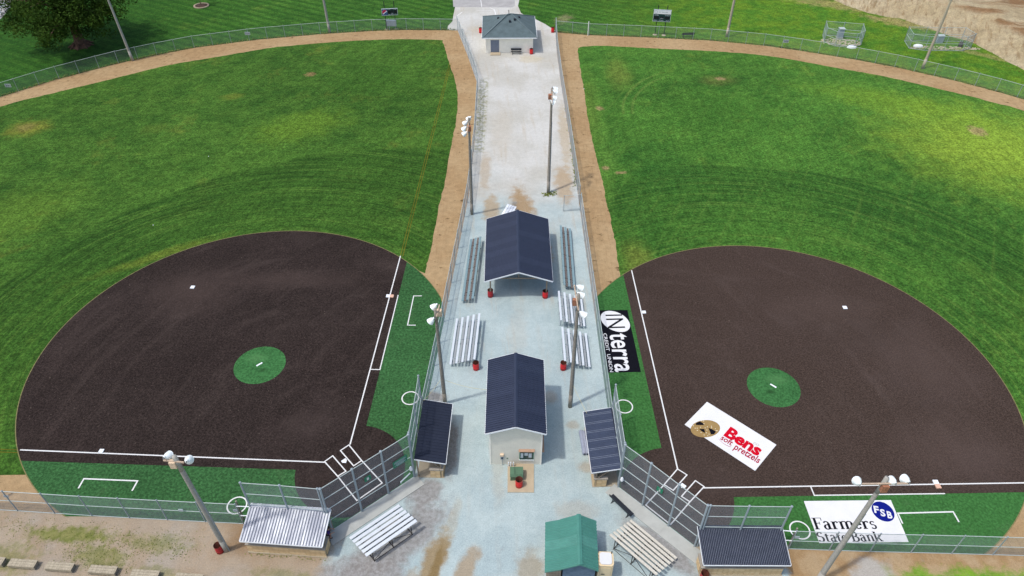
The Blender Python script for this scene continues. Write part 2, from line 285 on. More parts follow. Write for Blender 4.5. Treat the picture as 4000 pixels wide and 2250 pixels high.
M['rust_pipe'] = mat('dark_rusty_steel', (74, 66, 62), .8, 0, .25, 6)
M['navy'] = mat('navy_metal', (51, 59, 82), .45, 0, .08, 1.5, .4)
M['navy2'] = mat('navy_metal_faded', (54, 62, 85), .4, 0, .08, 1.5, .45); M['navy3'] = mat('navy_metal_deep', (48, 56, 79), .42, 0, .08, 1.5, .45)
M['navy_dark'] = mat('navy_dark_metal', (40, 47, 66), .6, 0, .1, 1.5, .3)
M['navy_rib'] = mat('navy_rib_metal', (62, 72, 96), .35, 0, .1, 1.5, .6)
M['rib_glint'] = mat('painted_rib_glint', (140, 148, 164), .4, 0, .25, 2.5, .5)  # specular glint along the rib tops, put into the colour
n = NT('silver_metal'); c = n.mix(n.mr(n.noise(.9, 4, n.mapv(n.obj(), sc=(.5, 2.2, 1))), .36, .66), C(186, 190, 202), C(240, 243, 248)); n.color(n.vary(c, 5, .06)); n.b.inputs['Roughness'].default_value = .45; n.b.inputs['Metallic'].default_value = .25; M['silver'] = n.m
M['silver_gap'] = mat('silver_lap', (96, 102, 116), .6, 0, .15, 2)
M['flash'] = mat('zinc_flashing', (214, 218, 226), .45, .2, .2, 3)
M['green_metal'] = mat('green_metal', (84, 150, 136), .5, 0, .07, 1.5, .3)
M['green2'] = mat('green_metal_faded', (92, 158, 144), .45, 0, .1, 1.5, .4)
M['white'] = mat('white_paint', (238, 242, 246), .6, 0, .05, 2, k=1.15)
M['siding'] = None
n = NT('cream_siding'); c = n.vary(C(196, 192, 180, .78), 1.2, .05, 4, n.obj()); wv = n.n('TexWave', wave_type='BANDS', bands_direction='Z', wave_profile='SAW'); n.set(wv.inputs[0], n.obj()); wv.inputs['Scale'].default_value = 1.55
n.color(n.vary(c, 9, .05, 3, n.obj())); n.bump(wv.outputs[1], .35, .02); M['siding'] = n.m
M['wall_tan'] = mat('tan_render', (205, 200, 190), .85, 0, .07, 1.2, .1, k=0.7)
M['gable'] = mat('pale_gable', (198, 208, 212), .6, 0, .06, 2, k=1.0)
M['shingle'] = mat('slate_shingle', (104, 120, 124), .9, 0, .14, 1.2, .1)
M['shingle_dk'] = mat('slate_ridge', (118, 134, 138), .9, 0, .12, 2, .1)
M['door'] = mat('grey_door', (112, 120, 136), .6, 0, .06, 2, k=0.9)
M['block'] = mat('split_block', (204, 180, 142), .9, 0, .16, 5, .08, k=0.95)
M['block_b'] = mat('split_block_dark', (192, 166, 128), .9, 0, .18, 5, .08, k=0.95)
M['mortar'] = mat('mortar', (172, 154, 126), .95, 0, .08, 4, .05, k=1.0)
M['cap'] = mat('wall_cap', (186, 178, 166), .8, 0, .1, 2, .1)
M['post_wood'] = wood('post_wood', (150, 134, 116), (184, 168, 148))
M['pole_wood'] = wood('pole_wood', (150, 144, 134), (182, 174, 162))
M['pole_grey'] = wood('pole_grey', (172, 170, 162), (198, 194, 184))
M['pole_tan'] = wood('pole_tan', (196, 182, 160), (216, 204, 184))
M['bench_wood'] = wood('bench_wood', (172, 160, 138), (204, 192, 168), amt=.4)
M['bleach_wood'] = wood('bleached_plank', (216, 210, 194), (236, 231, 218))
M['lamp'] = mat('lamp_shell', (232, 238, 242), .35, 0, .04, 3, .5, k=1.0)
M['lamp_in'] = mat('lamp_rim', (150, 152, 150), .4, .2, .1, 3)
M['arm'] = mat('weathered_crossarm', (178, 158, 138), .9, 0, .2, 4, k=1.0)
M['ballast'] = mat('rusty_ballast', (152, 104, 80), .85, 0, .35, 5, k=0.9)
M['ballast_p'] = mat('pale_ballast', (200, 178, 152), .8, 0, .25, 5, k=0.9)
M['alu'] = mat('aluminium_seat', (222, 228, 232), .35, .2, .05, 2, .5, k=1.15)
M['alu_foot'] = mat('aluminium_footboard', (166, 170, 172), .45, .2, .07, 2, .4, k=1.2)
M['teal'] = mat('teal_plank', (142, 170, 178), .7, 0, .12, 2)
M['brown_plank'] = mat('brown_plank', (124, 114, 110), .8, 0, .15, 3)
M['red'] = mat('red_drum', (204, 22, 30), .45, 0, .12, 3, .5, k=0.9)
M['red_dull'] = mat('dull_red_drum', (164, 36, 42), .6, 0, .18, 3, .4, k=0.9)
M['rust'] = mat('rusty_inside', (92, 48, 36), .9, 0, .35, 6)
M['cabinet'] = mat('green_cabinet', (96, 132, 104), .6, 0, .12, 2)
M['black'] = mat('black_metal', (44, 48, 58), .5, 0, .1, 3)
M['blackmat'] = mat('black_turf', (25, 25, 33), .9, 0, .15, 4, .05)
M['whitemat'] = mat('white_mat', (253, 253, 254), .9, 0, .04, .8, .05)
M['redink'] = mat('red_turf', (226, 14, 44), .9, 0, .06, 3, .05)
M['crimson'] = mat('crimson_turf', (186, 30, 66), .9, 0, .06, 3, .05)
M['blueink'] = mat('blue_turf', (22, 34, 140), .9, 0, .08, 3, .05)
M['pretzel'] = mat('pretzel_tan', (176, 146, 96), .9, 0, .08, 3, .05)
M['salt'] = mat('salt_dot', (250, 240, 210), .9, 0, .05, 3, .05)
M['orange'] = mat('orange_base', (244, 198, 172), .7, 0, .05, 3)
M['sign_green'] = mat('green_sign', (34, 112, 84), .6, 0, .06, 3, k=0.9)
M['board'] = mat('scoreboard_face', (26, 60, 58), .6, 0, .06, 3, k=1.0)
M['digit'] = mat('dark_digit_panel', (24, 34, 40), .5, 0, .06, 3)
M['peach'] = mat('peach_awning', (222, 178, 146), .7, 0, .08, 3)
M['glass'] = mat('notice_glass', (54, 84, 84), .15, 0, .1, 3, .6)
M['paper'] = mat('paper', (206, 218, 226), .9, 0, .05, 3)
M['porta'] = mat('tan_plastic', (206, 186, 150), .55, 0, .05, 3, k=0.95)
M['porta_roof'] = mat('white_translucent_roof', (246, 247, 248), .5, 0, .03, 3)
M['shed_wall'] = mat('blue_grey_wall', (88, 106, 124), .85, 0, .15, 4, k=1.0)
M['tarp'] = mat('grey_tarp', (170, 178, 200), .7, 0, .1, 3)
M['skin'] = mat('skin', (206, 158, 132), .6, 0, .04, 3)
M['purple'] = mat('purple_shirt', (58, 36, 118), .85, 0, .1, 6)
M['shorts'] = mat('navy_shorts', (40, 38, 64), .9, 0, .1, 6)
M['hair'] = mat('dark_hair', (48, 38, 36), .7, 0, .2, 9)
M['pepsi_r'] = mat('red_logo', (214, 52, 104), .5, 0, .03, 3); M['pepsi_b'] = mat('blue_logo', (24, 86, 150), .5, 0, .03, 3)
M['box_grey'] = mat('grey_box', (148, 160, 170), .6, 0, .08, 2, k=1.0)
M['stone'] = mat('pale_stone', (196, 184, 160), .9, 0, .2, 2)
M['bark'] = mat('bark', (104, 82, 72), .95, 0, .3, 3, .05, k=1.1)
M['mulch'] = mat('mulch', (92, 74, 66), .95, 0, .3, 4, .05); M['ring'] = mat('ring_stone', (182, 166, 140), .9, 0, .12, 3)
def leafmat(name, a, b):
    n = NT(name); oi = n.n('ObjectInfo'); c = n.mix(n.mr(n.noise(.55, 4), .35, .65), C(*a), C(*b)); c = n.vary(c, 4, .3, 3)
    n.color(c); n.b.inputs['Roughness'].default_value = .8; n.b.inputs['Specular IOR Level'].default_value = .1
    tl = n.n('BsdfTranslucent'); n.set(tl.inputs[0], c); mx = n.n('MixShader'); mx.inputs[0].default_value = .25
    n.t.links.new(n.b.outputs[0], mx.inputs[1]); n.t.links.new(tl.outputs[0], mx.inputs[2]); n.t.links.new(mx.outputs[0], n.out.inputs[0]); return n.m
M['leaf'] = leafmat('oak_leaf', (50, 76, 26), (80, 110, 38)); M['weed'] = leafmat('weed_leaf', (138, 152, 66), (168, 176, 92))
M['rope'] = mat('yellow_rope', (226, 214, 160), .8, 0, .05, 3)
M['dug_floor'] = mat('dugout_floor', (186, 174, 152), .9, 0, .1, 1.5, .08)

# ------------------------------------------------------------------ mesh helpers
V = Vector
class MB:
    def __init__(s): s.v = []; s.f = []; s.uv = None
    def add(s, vs, fs):
        o = len(s.v); s.v += [tuple(p) for p in vs]; s.f += [tuple(i+o for i in q) for q in fs]; return s
    def box(s, x0, y0, z0, x1, y1, z1):
        return s.add([(x0,y0,z0),(x1,y0,z0),(x1,y1,z0),(x0,y1,z0),(x0,y0,z1),(x1,y0,z1),(x1,y1,z1),(x0,y1,z1)],
                     [(3,2,1,0),(4,5,6,7),(0,1,5,4),(1,2,6,5),(2,3,7,6),(3,0,4,7)])
    def bar(s, p, q, w, h, up=(0,0,1)):                    # rectangular beam between two points
        p, q = V(p), V(q); d = (q-p).normalized(); u = V(up)
        if abs(d.dot(u)) > .99: u = V((1, 0, 0))
        x = d.cross(u).normalized()*(w/2); y = x.cross(d).normalized()*(h/2)
        vs = [p-x-y, p+x-y, p+x+y, p-x+y, q-x-y, q+x-y, q+x+y, q-x+y]
        return s.add(vs, [(3,2,1,0),(4,5,6,7),(0,1,5,4),(1,2,6,5),(2,3,7,6),(3,0,4,7)])
    def tube(s, p, q, r0, r1=None, n=8, cap=True):
        p, q = V(p), V(q); r1 = r0 if r1 is None else r1; d = (q-p).normalized(); u = V((0,0,1)) if abs(d.z) < .95 else V((1,0,0))
        x = d.cross(u).normalized(); y = d.cross(x).normalized(); vs = []
        for c, r in ((p, r0), (q, r1)):
            vs += [c + x*(r*math.cos(2*math.pi*i/n)) + y*(r*math.sin(2*math.pi*i/n)) for i in range(n)]
        fs = [(i, (i+1) % n, n+(i+1) % n, n+i) for i in range(n)]
        if cap: fs += [tuple(range(n-1, -1, -1)), tuple(range(n, 2*n))]
        return s.add(vs, fs)
    def lathe(s, prof, org=(0,0,0), axis=(0,0,1), n=16):   # prof: list of (radius, height)
        o, d = V(org), V(axis).normalized(); u = V((0,0,1)) if abs(d.z) < .95 else V((1,0,0)); x = d.cross(u).normalized(); y = d.cross(x).normalized()
        vs = []
        for r, h in prof: vs += [o + d*h + x*(r*math.cos(2*math.pi*i/n)) + y*(r*math.sin(2*math.pi*i/n)) for i in range(n)]
        fs = [(k*n+i, k*n+(i+1) % n, (k+1)*n+(i+1) % n, (k+1)*n+i) for k in range(len(prof)-1) for i in range(n)]
        return s.add(vs, fs)
    def poly(s, pts, z=0.0):
        vs = [V((p[0], p[1], z)) for p in pts]; fs = []
        for t in tessellate_polygon([vs]):
            a, b, c = (vs[i] for i in t); fs.append(tuple(t) if (b-a).cross(c-a).z > 0 else tuple(reversed(t)))
        return s.add(vs, fs)
    def prism(s, pts, z0, z1):
        n = len(pts); a = sum(pts[i][0]*pts[(i+1) % n][1]-pts[(i+1) % n][0]*pts[i][1] for i in range(n))
        if a < 0: pts = list(reversed(pts))
        s.poly(pts, z1); o = len(s.v); s.v += [(p[0], p[1], z0) for p in pts] + [(p[0], p[1], z1) for p in pts]
        s.f += [(o+i, o+(i+1) % n, o+n+(i+1) % n, o+n+i) for i in range(n)]; return s
    def quad(s, a, b, c, d): return s.add([a, b, c, d], [(0, 1, 2, 3)])
    def mesh(s, name, mats, smooth=False):
        me = bpy.data.meshes.new(name); me.from_pydata(s.v, [], s.f)
        if s.uv:
            l = me.uv_layers.new(name='UVMap')
            for i, lp in enumerate(me.loops): l.data[i].uv = s.uv[lp.vertex_index]
        for q in (mats if isinstance(mats, (list, tuple)) else [mats]): me.materials.append(M[q] if isinstance(q, str) else q)
        if smooth:
            for p in me.polygons: p.use_smooth = True
        me.update(); return me
def link(name, me, parent=None, loc=(0,0,0), rz=0.0):
    o = bpy.data.objects.new(name, me); COL.objects.link(o); o.parent = parent; o.location = loc; o.rotation_euler[2] = rz; return o
def part(name, mb, mt, parent, smooth=False, loc=(0,0,0), rz=0.0): return link(name, mb.mesh(name, mt, smooth), parent, loc, rz)
def struct(name, mb, mt, parent=None):
    o = link(name, mb.mesh(name, mt), parent)
    if parent is None: o['kind'] = 'structure'
    return o
def tag(o, label, cat, group=None):
    o['label'] = label; o['category'] = cat
    if group: o['group'] = group
    return o
def thing(name, label, cat, loc=(0,0,0), rz=0.0, group=None):
    o = bpy.data.objects.new(name, None); COL.objects.link(o); o.location = loc; o.rotation_euler[2] = rz; o.empty_display_size = .3
    return tag(o, label, cat, group)
def solo(name, mb, mt, label, cat, group=None, smooth=False):     # a thing that is one mesh; origin moved to its base
    xs, ys, zs = zip(*mb.v); c = V(((min(xs)+max(xs))/2, (min(ys)+max(ys))/2, min(zs)))
    mb.v = [tuple(V(p)-c) for p in mb.v]
    return tag(link(name, mb.mesh(name, mt, smooth), None, c), label, cat, group)
def copy_tree(o, parent=None):
    c = o.copy(); COL.objects.link(c); c.parent = parent
    for ch in list(o.children): copy_tree(ch, c)
    return c
def L2(p): return V((p[0], p[1]))
def arc(c, r, a0, a1, n): return [V((c[0]+r*math.cos(a0+(a1-a0)*i/n), c[1]+r*math.sin(a0+(a1-a0)*i/n))) for i in range(n+1)]
def ang(c, p): return math.atan2(p[1]-c[1], p[0]-c[0])
def clip(pts, a, b):                                              # keep what lies to the left of a->b
    a, b = L2(a), L2(b); out = []; side = lambda p: (b[0]-a[0])*(p[1]-a[1])-(b[1]-a[1])*(p[0]-a[0])
    for i in range(len(pts)):
        p, q = L2(pts[i]), L2(pts[(i+1) % len(pts)]); sp, sq = side(p), side(q)
        if sp >= 0: out.append(p)
        if (sp >= 0) != (sq >= 0): out.append(p+(q-p)*(sp/(sp-sq)))
    return out
def spline(pts, k=5):                                             # smooth curve through measured edge points
    P = [L2(p) for p in pts]; P = [P[0]*2-P[1]] + P + [P[-1]*2-P[-2]]; out = []
    for i in range(1, len(P)-2):
        a, b, c, d = P[i-1:i+3]
        for j in range(k):
            t = j/k; out.append((b*2+(c-a)*t+(a*2-b*5+c*4-d)*t*t+(b*3-a-c*3+d)*t**3)*.5)
    return out+[P[-2]]
def jag(pts, amt, step):                                          # uneven edge between grass and soil
    out = []
    for i in range(len(pts)-1):
        a, b = L2(pts[i]), L2(pts[i+1]); k = max(1, int((b-a).length/step))
        for j in range(k): out.append(a+(b-a)*(j/k)+V((random.uniform(-amt, amt), random.uniform(-amt, amt))))
    out.append(L2(pts[-1])); return out

# ------------------------------------------------------------------ fence lines (base points)
FL = [V((-10.05, 129.2)), V((-7.7, 118.4)), V((-5.5, 107.2)), V((-5.3, 90.0)), V((-5.5, 76.0)), V((-6.2, 65.0)), V((-6.9, 54.2)), V((-7.65, 43.4)), V((-7.8, 41.4))]
FR = [V((7.6, 128.6)), V((7.45, 120.0)), V((7.6, 108.0)), V((8.0, 91.0)), V((8.25, 76.5)), V((8.42, 65.0)), V((8.6, 53.0)), V((8.72, 42.0)), V((8.72, 40.6))]
OL = [V((-103, 45)), V((-102.5, 58)), V((-98, 75)), V((-88.5, 91)), V((-78.3, 102.5)), V((-72.9, 108.3)), V((-65.7, 114.4)), V((-60.5, 117.8)), V((-55.0, 121.0)), V((-45.1, 124.6)), V((-34.5, 127.2)), V((-25.3, 128.8)), V((-19.1, 129.3)), V((-10.05, 129.2))]
OR = [V((7.6, 128.6)), V((13.3, 127.4)), V((22.5, 126.6)), V((34.9, 125.2)), V((44.1, 123.0)), V((49.5, 121.0)), V((58.1, 117.3)), V((63.6, 114.4)), V((71.1, 109.5)), V((76.0, 105.6)), V((82, 100)), V((92, 88)), V((100, 72)), V((104, 55)), V((104.5, 42))]
BLF = [V((-103, 34.6)), V((-40.7, 31.75)), V((-32.3, 31.2)), V((-26.5, 30.9)), V((-20.95, 30.62))]
BRF = [V((21.2, 28.72)), V((27.1, 28.53)), V((33.1, 28.41)), V((39.0, 28.25)), V((60, 27.7)), V((104.5, 26.6))]
BSL = [V((-13.9, 30.08)), V((-11.86, 31.78)), V((-9.94, 33.38)), V((-8.02, 35.0))]
BSR = [V((8.78, 34.12)), V((10.54, 32.43)), V((12.33, 30.6)), V((14.08, 28.88))]
W1 = [BSL[3], V((-7.9, 38.0)), V((-7.85, 41.1))]; W2 = [V((-19.85, 30.58)), V((-16.93, 30.37)), BSL[0]]
W3 = [V((8.68, 40.2)), V((8.72, 37.1)), BSR[0]]; W4 = [BSR[3], V((17.05, 28.84)), V((20.06, 28.82))]

# ------------------------------------------------------------------ ground sheets
gm = MB(); gm.poly([(-700, -100), (700, -100), (700, 900), (-700, 900)], 0.0); struct('ground', gm, 'meadow')
lotp = [V((-130, -20)), V((130, -20)), V((130, 26.0))] + list(reversed(BRF))[1:] + [W4[0], BSR[2], BSR[1], BSR[0]] + [V((9.3, 40))] + [p+V((.4, 0)) for p in reversed(FR)] + \
       [A2(330, 240).xy, A2(230, 190).xy, A2(130, 155).xy, A2(90, 130).xy, A2(60, 60).xy, V((1.6, 150)), V((-11, 150)), A1(1985, 150).xy, A1(1975, 215).xy, A1(1930, 260).xy, A1(1925, 300).xy] + [p-V((.4, 0)) for p in FL] + [BSL[3], BSL[2], BSL[1], BSL[0]] + list(reversed(BLF)) + [V((-130, 35))]
struct('gravel_lot', MB().poly(lotp, .003), 'lot')
struct('asphalt_road', MB().poly([A1(1975, -40).xy, A1(1985, 70).xy, A1(2574, 75).xy, A2(30, 60).xy, A2(25, -40).xy, V((4, 320)), V((-12, 320))], .007), 'asphalt')
for a, b, wd in ((A1(2075, 120), A1(2015, 165), .16), (A1(2350, 78), A1(2395, 95), .16), (A1(2395, 95), A1(2415, 160), .16), (A1(2260, 0), A1(2270, 70), .12), (A1(2215, 105), A1(2400, 105), .1)):
    d = (b-a).normalized(); x = V((-d.y, d.x, 0))*(wd/2)
    struct('road_marking', MB().poly([(a-x).xy, (b-x).xy, (b+x).xy, (a+x).xy], .011), 'white_line')
fieldL = OL + FL[1:] + [V((-7.86, 38)), BSL[3], BSL[2], BSL[1], BSL[0], W2[1], W2[0]] + list(reversed(BLF))
fieldR = OR + list(reversed(BRF)) + [W4[2], W4[1], BSR[3], BSR[2], BSR[1], BSR[0], W3[1]] + list(reversed(FR))[:-1]
struct('warning_track', MB().poly(fieldL, .006), 'track'); struct('warning_track', MB().poly(fieldR, .006), 'track')

def turf_circle(c, p0, p1, n=72):                                  # the long way round from p0 to p1 (counter-clockwise)
    a0, a1 = ang(c, p0), ang(c, p1)
    while a1 < a0: a1 += 2*math.pi
    return arc(c, RT if c is CL else RTR, a0, a1, n)
# left field
PaL, PbL = g(1727.9, 1165).xy, g(267.9, 2008).xy
topL = [A0(0, 1075), A0(500, 945), A0(960, 835), A0(1230, 768), A0(1700, 655), A0(2200, 570), A0(2574, 505), A1(250, 470), A1(700, 430), A1(1100, 405), A1(1500, 395), A1(1840, 402), A1(1880, 430), A1(1905, 500), A1(1930, 590), A1(1960, 680), A1(2000, 800), A1(2025, 950), A1(2025, 1100), A1(2010, 1250), A1(1985, 1350), A1(1970, 1449), B1(1930, 200), B1(1890, 420), B1(1840, 620), B1(1800, 850), B1(1760, 1050), B1(1720, 1200), B1(1700, 1300)]
topL = jag(spline([V((-98, 60)), V((-93.5, 74)), V((-85, 88))] + topL), .07, .6)
cL = turf_circle(CL, topL[-1], D0(295, 415))
outL = topL + cL[1:] + [V((-60, 34.6)), V((-98, 37.5))]
struct('outfield_grass', MB().poly(outL, .010), 'grass_l')
cw = turf_circle(CL, PaL, PbL, 90)
edgeL = [L2(p) for p in BLF if p[0] > PbL[0]] + [W2[0], W2[1], BSL[0], BSL[1], BSL[2], BSL[3], W1[1], FL[-1]] + [p for p in reversed(FL[:-1]) if p[1] < PaL[1]]
green = struct('turf_foul_ground', MB().poly(cw + edgeL, .014), 'turf_green')
eL1a, eL1b, eL3a, eL3b = B1(1515, 1185).xy, C1(1110, 1385).xy, D0(240, 275).xy, D1(395, 380).xy
HcL, HcR, RH = (-13.45, 35.74), (13.51, 33.51), 4.56
ci = turf_circle(CL, eL1a, eL3a, 80)
a0, a1 = ang(HcL, eL3b), ang(HcL, eL1b)
while a1 < a0: a1 += 2*math.pi
brownL = ci + arc(HcL, RH, a0, a1, 40)
brownL = clip(brownL, BSL[0]+V((-.05, .07)), BSL[3]+V((-.05, .07)))
infL = struct('infield_turf', MB().poly(brownL, .018), 'turf_brown')
# right field
PaR, PbR = C2(862, 112).xy, D3(2180, 1230).xy
topR = [A2(815, 1449), A2(775, 1250), A2(750, 1100), A2(725, 900), A2(700, 780), A2(680, 640), A2(662, 520), A2(690, 475), A2(900, 460), A2(1200, 475), A2(1600, 495), A2(2100, 520), A2(2574, 562), A3(350, 620), A3(700, 685), A3(1100, 755), A3(1400, 820), A3(1700, 890), A3(2000, 960), A3(2300, 1040), A3(2574, 1115)]
btmR = [B2(1090, 1335), B2(1060, 1150), B2(1040, 1000), B2(1010, 850), B2(980, 700), B2(950, 580), B2(920, 430), B2(895, 300), B2(850, 150)]
topR = jag(spline([*btmR, *topR, V((84, 90)), V((93, 75)), V((98.5, 58)), V((99.5, 45))]), .07, .6)
dR = V((45.3, 32.6))
cR = turf_circle(CR, D3(2576, 730).xy, topR[0])
outR = topR + [V((98, 34)), V((60, 33)), V((46, 32.9))] + cR
struct('outfield_grass', MB().poly(outR, .010), 'grass_r')
cw2 = turf_circle(CR, PbR, PaR, 90)
edgeR = [p for p in FR if p[1] < PaR[1]] + [W3[1], BSR[0], BSR[1], BSR[2], BSR[3], W4[1], W4[2]] + [p for p in BRF if p[0] < PbR[0]]
struct('turf_foul_ground', MB().poly(cw2 + edgeR, .014), 'turf_green')
eR3a, eR3b, eR1a, eR1b = B2(1145, 1330).xy, D2(1503, 158).xy, D3(2700, 604).xy, D2(2230, 655).xy
def hit(c, a, b):                                                   # far crossing of the line a->b with the turf circle
    a, b = L2(a)-V(c), L2(b)-V(c); d = (b-a).normalized(); t = -a.dot(d)+math.sqrt(max(0, a.dot(d)**2-a.dot(a)+RTR*RTR)); return a+d*t+V(c)
p1 = hit(CR, eR1b, g(4000, 1923))
ci = turf_circle(CR, p1, eR3a, 80)
a0, a1 = ang(HcR, eR3b), ang(HcR, eR1b)
while a1 < a0: a1 += 2*math.pi
brownR = ci + arc(HcR, RH, a0, a1, 40)
brownR = clip(brownR, BSR[0]+V((.05, .07)), BSR[3]+V((.05, .07)))
infR = struct('infield_turf', MB().poly(brownR, .018), 'turf_brown')
def ring(c, r0, r1, z, a0=0, a1=2*math.pi, n=80):
    mb = MB(); p, q = arc(c, r0, a0, a1, n), arc(c, r1, a0, a1, n)
    for i in range(n): mb.quad((*p[i], z), (*q[i], z), (*q[i+1], z), (*p[i+1], z))
    return mb
def wrap(a, b): return b if b > a else b+2*math.pi
struct('turf_border', ring(CL, RT-.02, RT+.06, .0205, ang(CL, PaL), wrap(ang(CL, PaL), ang(CL, PbL)), 120), 'rim', green)
struct('turf_border', ring(CR, RTR-.02, RTR+.06, .0205, ang(CR, PbR), wrap(ang(CR, PbR), ang(CR, PaR)), 120), 'rim', infR)
def dome(c, r, h, n=40, k=8):
    mb = MB(); prof = [(r*(1-i/k)+.001, h*math.sin(math.pi/2*i/k)) for i in range(k+1)]; mb.lathe(prof, (c[0], c[1], .019), (0, 0, 1), n)
    return mb
for c, nm, par in (((-24.13, 47.47), 'left', infL), ((24.44, 45.0), 'right', infR)):
    o = part('pitching_circle', dome(c, 2.43, .05), 'turf_mound', par, True)
def strip(pts, wd, z, name, par, mt='white_line', closed=False):
    for i in range(len(pts)-1):
        a, b = L2(pts[i]), L2(pts[i+1]); d = (b-a).normalized(); x = V((-d.y, d.x))*(wd/2); e = d*(wd/2-.001)
        mb = MB().poly([a-e-x, b+e-x, b+e+x, a-e+x], z + .0006*(i % 2)); part(name, mb, mt, par)
LZ = .0225
strip([D1(948, 120), B1(1452, 1128)], .115, LZ, 'foul_line', infL); strip([D1(690, 304), D0(210, 180)], .115, LZ, 'foul_line', infL)
strip([C1(1158, 818), C1(1247, 820), C1(1430, 73)], .1, LZ+.002, 'running_lane', infL)
strip([C1(1665, 78), C1(1587, 78), C1(1525, 372), C1(1603, 373)], .1, LZ, 'coach_box', green); strip([D0(793, 560), D0(845, 470), D0(1385, 492), D0(1333, 585)], .12, LZ, 'coach_box', green)
for q in ([(935,130),(850,187),(983,341),(1063,287),(935,130)], [(772,240),(690,298),(822,445),(905,395),(772,240)]): strip([D1(*p) for p in q], .1, LZ+.003, 'batter_box', infL)
strip([D1(822, 445), D1(1015, 690), D1(1270, 513), D1(1063, 287)], .1, LZ+.003, 'catcher_box', infL)
strip([D2(1665, 368), B2(1203, 1273)], .115, LZ, 'foul_line', infR); strip([D2(1933, 562), hit(CR, D2(1933, 562), g(4000, 1886.6))], .115, LZ, 'foul_line', infR)
strip([D3(430, 552), D3(465, 638), D3(1775, 620)], .1, LZ+.002, 'running_lane', infR)
strip([D3(1350, 915), D3(1305, 818), D3(1862, 803), D3(1917, 900)], .12, LZ+.004, 'coach_box', infR)
for q in ([(1665,372),(1760,432),(1622,587),(1530,530),(1665,372)], [(1845,490),(1933,550),(1790,702),(1705,648),(1845,490)]): strip([D2(*p) for p in q], .1, LZ+.003, 'batter_box', infR)
strip([D2(1530, 530), D2(1345, 735), D2(1595, 932), D2(1790, 702)], .1, LZ+.003, 'catcher_box', infR)
for p in (C1(1553, 1106), D0(2385, 738)): part('on_deck_circle', ring(p, .70, .81, LZ, n=40), 'white_line', green)
for p in (C2(1128, 1190), D3(320, 987)): part('on_deck_circle', ring(p, .70, .81, LZ, n=40), 'white_line', infR)
for off in (0, .28):
    a, b = B1(1452, 1126), A1(1945, 635); strip([a+V((off, 0, 0)), b+V((off, 0, 0))], .075, .0135+off*.001, 'faded_line', green, 'old_line')
    a = D0(205, 180); strip([a+V((0, -off, 0)), V((-70, a.y+1.0-off, 0))], .075, .0135+off*.001, 'faded_line', green, 'old_line')

# bases, plates
def base(label, c, d, sz=.38, mt='white', w=1.0, grp=None, name='base'):
    d = L2(d).normalized(); x = V((d.x, d.y, 0))*(sz/2*w); y = V((-d.y, d.x, 0))*(sz/2); c = V((c[0], c[1], 0))
    mb = MB().prism([(c-x-y).xy, (c+x-y).xy, (c+x+y).xy, (c-x+y).xy], .0232, .1); return solo(name, mb, mt, label, 'base', grp)
HL, HR = g(1352, 1809).xy, g(2661, 1906.5).xy; L1, L3, R1b, R3b = g(1524.8, 1153).xy, g(383.5, 1770.7).xy, g(3668.5, 1893).xy, g(2506.6, 1216).xy
def first_base(H, B1_, side, lab):
    d = (B1_-H).normalized(); nrm = V((-d.y, d.x))*side; t = thing('double_base', lab, 'base', (*(B1_-d*.21), .0232))
    for s, mt, nm in ((1, 'white', 'white_half'), (-1, 'orange', 'orange_half')):
        o = nrm*(.2*s); a = d*.21; b = nrm*.198
        part(nm, MB().prism([o-a-b, o+a-b, o+a+b, o-a+b], 0, .08), mt, t)
first_base(HL, L1, 1, 'white and orange double first base near the coaching box without a sponsor mat')
first_base(HR, R1b, 1, 'white and orange double first base beside the white bank mat')
d = (L3-HL).normalized(); base('white third base on the line in front of the tall leaning light pole', L3-d*.2+V((-d.y, d.x))*-.2, d)
d = (R3b-HR).normalized(); base('white third base beside the black credit union mat', R3b-d*.2+V((-d.y, d.x))*-.2, d)
base('white second base on the infield that has no pretzel mat', g(753, 1123.5), L1-HL, .42); base('white second base on the infield with the pretzel mat', g(3299.7, 1202.9), R3b-HR, .42)
for H, q, lab in ((HL, (L1-HL).normalized()+(L3-HL).normalized(), 'white home plate between batter boxes behind the backstop with the large green notice'), (HR, (R1b-HR).normalized()+(R3b-HR).normalized(), 'white home plate between batter boxes near the pretzel mat')):
    f = q.normalized(); x = V((-f.y, f.x)); pl = [H, H+f*.22+x*.22, H+f*.44+x*.22, H+f*.44-x*.22, H+f*.22-x*.22]; solo('home_plate', MB().prism([p*1.0 for p in pl], .023, .045), 'white', lab, 'plate')
for c, f, lab in ((g(1014, 1425), L1-HL+L3-HL, 'white pitching plate on the green circle of the infield without a pretzel mat'), (g(3020, 1509), R1b-HR+R3b-HR, 'white pitching plate on the green circle near the pretzel mat')):
    f = f.normalized(); x = V((-f.y, f.x))*.31; f = f*.08; c = L2(c); solo('pitching_plate', MB().prism([c-x-f, c+x-f, c+x+f, c-x+f], .05, .085), 'white', lab, 'plate')

# concrete walks behind the backstops, cast in slabs
def walk(line, off, wid, lab, joints):
    a, b = line; d = (b-a).normalized(); nrm = off; p, q = a+d*joints[0], a+d*joints[-1]
    root = struct('concrete_walk', MB().prism([p, q, q+nrm*wid, p+nrm*wid], -.02, .045), 'concrete')
    for i in range(len(joints)-1):
        p, q = a+d*(joints[i]+.012), a+d*(joints[i+1]-.012); part('slab', MB().prism([p, q, q+nrm*wid, p+nrm*(wid+.01)], .04, .06), 'concrete', root)
dl = (BSL[3]-BSL[0]).normalized(); walk((BSL[0], BSL[3]), V((dl.y, -dl.x)), 1.15, '', [-.6, 1.3, 2.75, 5.2, 7.9])
dr = (BSR[3]-BSR[0]).normalized(); walk((BSR[0], BSR[3]), V((dr.y, -dr.x))*1.0, 1.15, '', [-.4, 2.3, 4.9, 7.4, 8.3])

